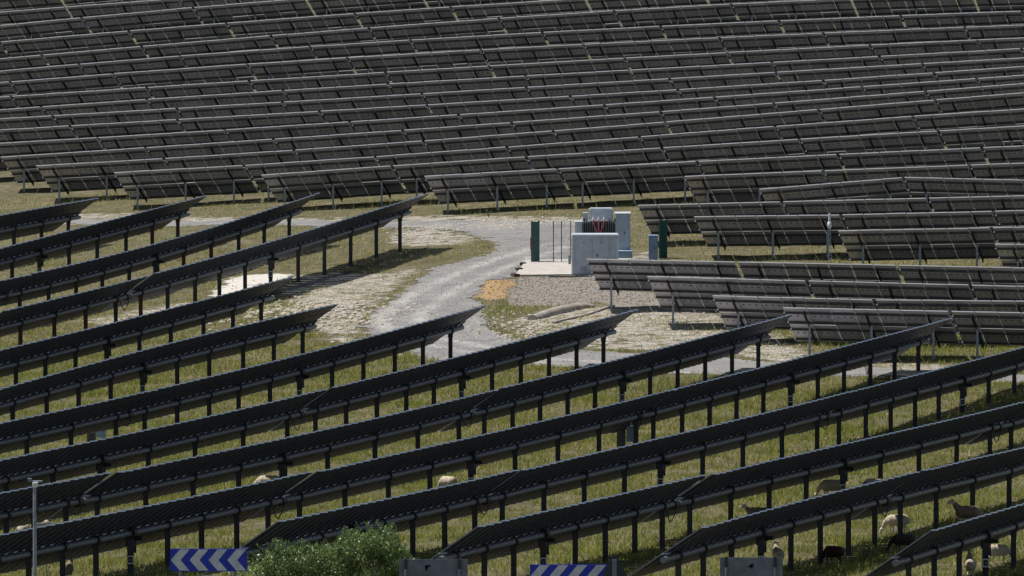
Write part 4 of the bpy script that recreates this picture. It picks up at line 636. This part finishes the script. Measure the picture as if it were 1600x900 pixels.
# ---------------------------------------------------------------- roadside things in the foreground
RY = 262.0; ZG = -26.95
def chevron_sign(x0, y0, Y, label, hh=.54):
    a = far_point(x0, y0, Y); s = Y/F
    W_, Hh = 121*s, 35.5*s
    t = empty('chevron_sign', (a.x+W_/2, Y, ZG), label, 'road sign', 'blue and white chevron signs by the road')
    top = a.z-ZG; bot = top-Hh
    b = MB(); b.box((0, .02, (top+bot)/2), (W_, .03, Hh)); b.build('panel', [M_blue], t, bevel=.006)
    b = MB(); e = .02; hm = Hh/2-e; zc = (top+bot)/2
    n = 4; st = (W_-2*e)/n
    for i in range(n):
        x = -W_/2+e+i*st; wd = st*.52; x2 = x
        up = [(x, zc), (x+hm*.85, zc+hm), (x+hm*.85+wd, zc+hm), (x+wd, zc)]; dn = [(x, zc), (x+wd, zc), (x+wd+hm*.85, zc-hm), (x+hm*.85, zc-hm)]
        for pl in (up, dn):
            pl = [(min(q[0], W_/2-e), q[1]) for q in pl]
            b.prism(pl, -.004, .003)
    b.build('chevrons', [M_signw], t)
    for s_ in (-.36, .34): b = MB(); b.tube([(W_*s_, .06, -.3), (W_*s_, .06, top-.05)], .04, 8); b.build('post', [M_signb], t)
chevron_sign(265.5, 857.5, RY, 'blue and white chevron sign left of the green bush')
chevron_sign(828, 882, RY-1.0, 'blue and white chevron sign partly cut by the lower edge, beside the triangular sign')
def sign_back(x0, x1, y0, Y, label):
    a = far_point(x0, y0, Y); c = far_point(x1, y0, Y); W_ = c.x-a.x; top = a.z-ZG
    t = empty('sign_board', ((a.x+c.x)/2, Y, ZG), label, 'road sign', 'grey backs of road signs at the lower edge')
    b = MB(); b.box((0, .02, top-.45), (W_, .025, .9)); b.build('panel', [M_signb], t, bevel=.006)
    for s_ in (-.40, .38): b = MB(); b.box((W_*s_, -.02, top-.44), (.07, .05, .92)); b.build('rail', [M_rail], t)
    for s_ in (-.40, .38): b = MB(); b.tube([(W_*s_, -.08, -.3), (W_*s_, -.08, top-.25)], .035, 8); b.build('post', [M_signb], t)
    b = MB()
    for i in range(7): b.box((random.uniform(-.12, -.02)-W_*.04+(.12 if x0 > 1000 else 0), .004, top-.20-random.uniform(-.05, .06)), (random.uniform(.03, .08), .004, random.uniform(.02, .07)))
    b.build('sticker', [M_rail], t)
sign_back(623.5, 731, 874, RY, 'grey back of a wide road sign right of the green bush')
sign_back(1125, 1223, 871, RY+1, 'grey back of a road sign at the lower right, a sheep behind it')
a = far_point(960, 866, RY-2); t = empty('triangular_sign', (a.x, RY-2, ZG), 'dark back of a triangular road sign with its tip showing', 'road sign'); top = a.z-ZG
b = MB(); b.prism([(-.45, top-.80), (.45, top-.80), (.06, top-.05), (0, top), (-.06, top-.05)], 0, .02); b.build('panel', [M_rail], t, bevel=.008)
b = MB(); b.box((0, -.05, (top-.13)/2), (.11, .06, top-.13)); b.build('post', [M_signb], t)
# camera pole
a = far_point(54, 752, RY); t = empty('camera_pole', (a.x, RY, ZG), 'slim galvanised pole with a white camera head at the lower left', 'pole'); top = a.z-ZG
b = MB(); b.tube([(0, 0, -.3), (0, 0, top)], [.055, .04], 10); b.build('pole', [M_galv], t)
b = MB(); b.box((.02, 0, top), (.34, .10, .025)); b.build('bracket', [M_galv], t)
b = MB(); b.tube([(.02, -.1, top-.02), (.02, -.1, top-.11), (.02, -.1, top-.15)], [.07, .075, .02], 12); b.build('camera_dome', [M_white], t)
b = MB(); b.box((-.12, 0, top+.04), (.10, .2, .06)); b.build('camera_body', [M_signb], t, bevel=.01)
# bush
def bush(px0, px1, pytop, Y, label, n=26000):
    c0 = far_point((px0+px1)/2, pytop, Y); top = c0.z; W_ = (px1-px0)/F*Y
    t = empty('bush', (c0.x, Y, ZG), label, 'bush')
    hh = top-ZG
    lobes = [(-.42, .50, .30), (-.28, .66, .26), (-.12, .72, .28), (.02, .66, .26), (.17, .86, .24), (.30, .90, .22), (.40, .66, .20), (.0, .42, .5), (-.3, .42, .4), (.3, .45, .42), (.46, .45, .2)]
    LV = []
    per = n//len(lobes)
    for lx, lz, lr in lobes:
        r3 = lr*W_*.55
        d = rng.normal(size=(per, 3)); d /= np.linalg.norm(d, axis=1)[:, None]; rad = (.45+.62*rng.random(per)**.5)*(1+.16*np.sin(d[:, 0]*7+lx*20)*np.cos(d[:, 2]*6))
        p = d*rad[:, None]*np.array([r3, r3*.9, r3*.8]); p += np.array([lx*W_, rng.normal(0, .1), max(.1, lz*hh*1.03-r3*.75)]); LV.append(p)
    for k_ in range(70):
        lx, lz, lr = lobes[rng.integers(0, 7)]; a_ = rng.normal(size=3); a_[2] = abs(a_[2])+.8; a_ /= np.linalg.norm(a_); r3 = lr*W_*.55
        c_ = a_*np.array([r3, r3*.9, r3*.8])*1.0+np.array([lx*W_, 0, max(.1, lz*hh*1.03-r3*.75)]); tt_ = rng.random((26, 1)); LV.append(c_+a_*tt_*rng.uniform(.12, .30)+rng.normal(0, .022, (26, 3)))
    p = np.concatenate(LV); p = p[p[:, 2] > .02]; p[:, 2] = np.minimum(p[:, 2], hh*1.05+rng.normal(0, .03, len(p)))
    n = len(p); s = .020+.024*rng.random(n)
    u = rng.normal(size=(n, 3)); u[:, 2] = np.abs(u[:, 2])+.3; u /= np.linalg.norm(u, axis=1)[:, None]
    v = np.cross(u, rng.normal(size=(n, 3))); v /= np.linalg.norm(v, axis=1)[:, None]
    V = np.stack([p, p+u*s[:, None]+v*s[:, None]*.45, p+u*s[:, None]*2.3, p+u*s[:, None]-v*s[:, None]*.45], 1).reshape(-1, 3)
    me = bpy.data.meshes.new('foliage'); me.vertices.add(n*4); me.vertices.foreach_set('co', V.astype(np.float32).ravel()); me.loops.add(n*4); me.loops.foreach_set('vertex_index', np.arange(n*4, dtype=np.int32))
    me.polygons.add(n); me.polygons.foreach_set('loop_start', np.arange(0, n*4, 4, dtype=np.int32)); me.polygons.foreach_set('loop_total', np.full(n, 4, np.int32))
    f = np.clip(rng.random(n)*.7+.45*vnoise(p[:, 0]+p[:, 2]*.7, p[:, 2]+p[:, 1], .22, 44), 0, 1)[:, None]; col = np.array([.055, .105, .028])*(1-f)+np.array([.30, .40, .13])*f; col = np.concatenate([np.repeat(col, 4, 0), np.ones((n*4, 1))], 1)
    a_ = me.color_attributes.new('tint', 'FLOAT_COLOR', 'POINT'); a_.data.foreach_set('color', col.astype(np.float32).ravel()); me.materials.append(M_leaf); me.update(calc_edges=True)
    place('foliage', me, t)
    b = MB()
    for i in range(14):
        x = random.uniform(-.42, .42)*W_; x2 = x*1.1+random.uniform(-.2, .2); b.tube([(x*.6, 0, -.1), (x*.85, random.uniform(-.1, .1), hh*.35), (x2, random.uniform(-.2, .2), hh*.7)], [.035, .022, .008], 6)
    b.build('stems', [M_bark], t)
bush(380, 646, 821, 265, 'leafy green bush at the bottom between the chevron sign and the grey sign back', 30000)
def weed(q, hgt, n, label, group):
    o_ = MB(); V = []; 
    t = MB()
    for i in range(n):
        a = random.random()*6.28; l = hgt*random.uniform(.6, 1.1); dx, dy = cos(a)*l*.35, sin(a)*l*.35
        t.tube([(0, 0, 0), (dx*.5, dy*.5, l*.55), (dx, dy, l)], [.008, .006, .003], 4)
        for j in range(10):
            f = random.uniform(.3, 1); a2 = random.random()*6.28; s_ = .05; c0 = Vector((dx*f, dy*f, l*f)); u = Vector((cos(a2), sin(a2), .6))*s_; w_ = Vector((-sin(a2), cos(a2), 0))*s_*.35
            t.add([c0, c0+u*.5+w_, c0+u, c0+u*.5-w_], [(0, 1, 2, 3)])
    o = t.build('weed', [M_weed], None, q); props(o, label, 'weed', group); return o
M_weed = mat('weed_green', (.10, .14, .045), .6, var=.3)
for (x_, y_), h_, lb in (((2.2+13.0, 461.5), .9, 'tall spindly weed in front of the lowest right row of pale tables'), ((-14.9, 346), .8, 'leafy weed at the foot of the camera pole'), ((-13.4, 347), .8, 'leafy weed left of the chevron sign under the lowest tracker'), ((-1.2, 560), .5, 'small weed clump above the bend of the track'), ((11.7, 356.5), .6, 'broad leafy weed in the shade right of the dark red sheep')):
    weed((x_, y_, H(x_, y_)), h_, 9, lb, 'weeds growing among the rows')

# ---------------------------------------------------------------- sheep
def sheep_mesh(name, pose, fleece, face):
    bm = bmesh.new()
    def ball(c, r, rot=(0, 0, 0)):
        ret = bmesh.ops.create_icosphere(bm, subdivisions=3, radius=1); M_ = Matrix.Translation(c)@Matrix.Rotation(rot[1], 4, 'Y')@Matrix.Rotation(rot[2], 4, 'Z')@Matrix.Diagonal((*r, 1))
        bmesh.ops.transform(bm, matrix=M_, verts=ret['verts'])
    def limb(pts, rs, n=8):
        mb = MB(); mb.tube(pts, list(rs), n); o_ = [bm.verts.new(v) for v in mb.v]
        for f in mb.f:
            try: bm.faces.new([o_[i] for i in f])
            except ValueError: pass
    lying = pose == 'lie'
    zb = .30 if lying else .56
    ball((0, 0, zb), (.46, .23, .24)); ball((-.26, 0, zb+.01), (.24, .23, .24)); ball((.24, 0, zb-.01), (.24, .21, .25)); ball((0, 0, zb+.05), (.38, .20, .20))
    if pose == 'graze':
        limb([(.36, 0, zb+.05), (.52, 0, zb-.10), (.62, 0, zb-.30)], (.13, .10, .075)); hd = Vector((.66, 0, zb-.40)); ht = 1.15
    elif pose == 'lie':
        limb([(.34, 0, zb+.03), (.48, 0, zb+.17), (.55, 0, zb+.25)], (.13, .10, .075)); hd = Vector((.60, 0, zb+.29)); ht = .25
    else:
        limb([(.30, 0, zb+.06), (.46, 0, zb+.22), (.55, 0, zb+.36)], (.17, .12, .085)); hd = Vector((.59, 0, zb+.40)); ht = .4
    ball(hd, (.09, .08, .09), (0, 0, 0)); hv = Vector((cos(ht), 0, -sin(ht)))
    limb([hd-hv*.02, hd+hv*.10, hd+hv*.19], (.08, .066, .046)); ball(hd+hv*.18, (.04, .035, .035))
    up = Vector((sin(ht), 0, cos(ht)))
    for s_ in (-1, 1): limb([hd-hv*.02+Vector((0, s_*.05, 0))+up*.03, hd-hv*.05+Vector((0, s_*.12, 0))+up*.03, hd-hv*.06+Vector((0, s_*.17, 0))+up*.0], (.022, .028, .012), 6)
    if lying:
        for s_ in (-1, 1):
            limb([(.25, s_*.14, .22), (.42, s_*.16, .08), (.25, s_*.17, .05)], (.06, .04, .03)); limb([(-.22, s_*.15, .25), (-.05, s_*.2, .10), (-.3, s_*.2, .05)], (.09, .05, .03))
    else:
        for s_ in (-1, 1):
            k = .05*s_
            limb([(.24, s_*.11, zb-.08), (.25+k, s_*.105, .30), (.23+k, s_*.10, .16), (.25+k, s_*.10, .0)], (.075, .042, .026, .03))
            limb([(-.28, s_*.11, zb-.02), (-.22-k, s_*.11, .36), (-.36-k, s_*.105, .22), (-.34-k, s_*.105, .0)], (.10, .06, .028, .03))
    limb([(-.43, 0, zb+.08), (-.50, 0, zb-.02), (-.50, 0, zb-.16)], (.04, .035, .015), 6)
    me = bpy.data.meshes.new(name); bm.to_mesh(me); bm.free()
    o = link(bpy.data.objects.new('tmp', me)); md = o.modifiers.new('r', 'REMESH'); md.mode = 'VOXEL'; md.voxel_size = .016; md.use_smooth_shade = True
    sm = o.modifiers.new('s', 'SMOOTH'); sm.iterations = 3; sm.factor = .5
    dg = bpy.context.evaluated_depsgraph_get(); out = bpy.data.meshes.new_from_object(o.evaluated_get(dg)); bpy.data.objects.remove(o)
    out.name = name; out.materials.clear(); out.materials.append(fleece); out.materials.append(face)
    idx = []
    for p in out.polygons:
        c = p.center; leg = (c.z < (.10 if lying else .33) and not (pose == 'graze' and c.x > .45)); head = (c-hd-hv*.06).length < .17
        idx.append(1 if (leg or head) else 0)
    out.polygons.foreach_set('material_index', idx); out.polygons.foreach_set('use_smooth', [True]*len(idx)); out.update()
    return out
F_cream = mat('cream_fleece', (.50, .43, .32), .95, var=.22, scale=14, bump_=.8); F_brown = mat('brown_fleece', (.24, .18, .125), .95, var=.25, scale=14, bump_=.8)
F_dark = mat('dark_red_fleece', (.055, .018, .014), .9, var=.3, scale=12, bump_=.6); F_blk = mat('dark_brown_fleece', (.03, .022, .018), .9, var=.3, scale=12, bump_=.6)
S_face = mat('pale_sheep_face', (.62, .55, .45), .8, var=.1); S_dark = mat('dark_sheep_face', (.05, .022, .018), .8)
M_eye = mat('eye', (.01, .01, .01), .3)
cache = {}
def sheep(key, pose, heading, fl, fc, label, dx=0, sc_=1.0, dz=0):
    kk = (pose, fl.name, fc.name)
    if kk not in cache: cache[kk] = sheep_mesh('sheep', pose, fl, fc)
    x, y, z = D['sheep'][key]; o = place('sheep', cache[kk], None, (x+dx, y, H(x, y)+dz), (0, 0, heading), (sc_*.79,)*3)
    props(o, label, 'sheep', 'sheep grazing among the trackers')
    zb = .30 if pose == 'lie' else .56
    hd = Vector((.66, 0, zb-.40)) if pose == 'graze' else (Vector((.60, 0, zb+.29)) if pose == 'lie' else Vector((.59, 0, zb+.40))); ht = 1.15 if pose == 'graze' else (.25 if pose == 'lie' else .4)
    hv = Vector((cos(ht), 0, -sin(ht))); b = MB()
    for s_ in (-1, 1): b.tube([hd+hv*.04+Vector((0, s_*.052, .02)), hd+hv*.04+Vector((0, s_*.064, .02))], .012, 8)
    b.build('eyes', [M_eye], o)
sheep('white_back', 'graze', pi*.98, F_cream, S_face, 'cream sheep whose back shows above the tenth tracker row at lower left', 0, 1.15)
sheep('pinkface', 'graze', pi*.75, F_cream, S_face, 'cream sheep grazing in the grass near the tracker motor at lower centre')
sheep('lyingbrown', 'lie', pi*.97, F_brown, S_face, 'brown sheep with a white head lying left of the other lower right sheep', 0, 1.05)
sheep('cream1', 'graze', pi*.98, F_cream, S_face, 'cream sheep grazing behind the tracker motor post at lower right', 0, 1.1)
sheep('cream2', 'graze', pi*1.0, F_cream, S_face, 'cream sheep just right of the tracker motor post, half hidden by panels', 0, 1.0)
sheep('standing', 'stand', pi*.97, F_brown, S_face, 'tan and brown sheep standing with its pale head raised at lower right', 0, 1.15)
sheep('grazing', 'graze', pi*.96, F_cream, S_face, 'cream sheep with head down between two tracker posts at lower right', .1, 1.05)
sheep('darkred', 'graze', pi*.78, F_dark, S_dark, 'dark reddish brown sheep standing in the grass at lower right')
sheep('darkbrown', 'graze', pi*.95, F_blk, S_dark, 'dark brown sheep grazing just above the lowest tracker end', .25)
sheep('behind', 'stand', pi*.55, F_cream, S_face, 'cream sheep peeping out behind the lower right grey sign back')
sheep('rear', 'stand', pi*.5, F_cream, S_face, 'cream sheep seen from behind at the lower right edge', 0, 1.1)
sheep('far2', 'graze', pi*.1, F_cream, S_face, 'cream sheep beside the lowest motor post at the right edge')
sheep('left1', 'stand', pi*.6, F_cream, S_face, 'cream sheep left of the camera pole behind the lower left tracker')
sheep('left2', 'graze', pi*.2, F_cream, S_face, 'cream sheep just right of the camera pole behind the lower left tracker')
sheep('left3', 'stand', pi*.4, F_brown, S_face, 'brown sheep at the very bottom left below the tracker')

# ---------------------------------------------------------------- light, sky, camera
wd = bpy.data.worlds.new('World'); sc.world = wd; wd.use_nodes = True; N = wd.node_tree.nodes; L = wd.node_tree.links
sky = N.new('ShaderNodeTexSky'); sky.sky_type = 'NISHITA'; sky.sun_disc = False
to_sun = Vector((-.47, .20, 1)).normalized(); el = math.asin(to_sun.z); az = math.atan2(to_sun.x, to_sun.y)
sky.sun_elevation = el; sky.sun_rotation = az; L.new(sky.outputs[0], N['Background'].inputs[0]); N['Background'].inputs[1].default_value = SKY
sd = bpy.data.lights.new('sun', 'SUN'); sd.energy = SUN; sd.angle = R(.53); sd.color = (1, .95, .87); so = link(bpy.data.objects.new('sun', sd)); so.rotation_euler = (-to_sun).to_track_quat('-Z', 'Y').to_euler(); so.location = (0, 400, 80)
cd = bpy.data.cameras.new('camera'); cd.sensor_width = 36; cd.lens = 36*F/1600; cd.clip_start = 1; cd.clip_end = 4000
co = link(bpy.data.objects.new('camera', cd)); co.location = (0, 0, 0); co.rotation_euler = (pi/2-PITCH, 0, 0); sc.camera = co
sc.view_settings.view_transform = 'Standard'; sc.view_settings.look = 'None'; sc.view_settings.exposure = EXPO; sc.view_settings.gamma = 1
sc.render.resolution_x = 1024; sc.render.resolution_y = 576
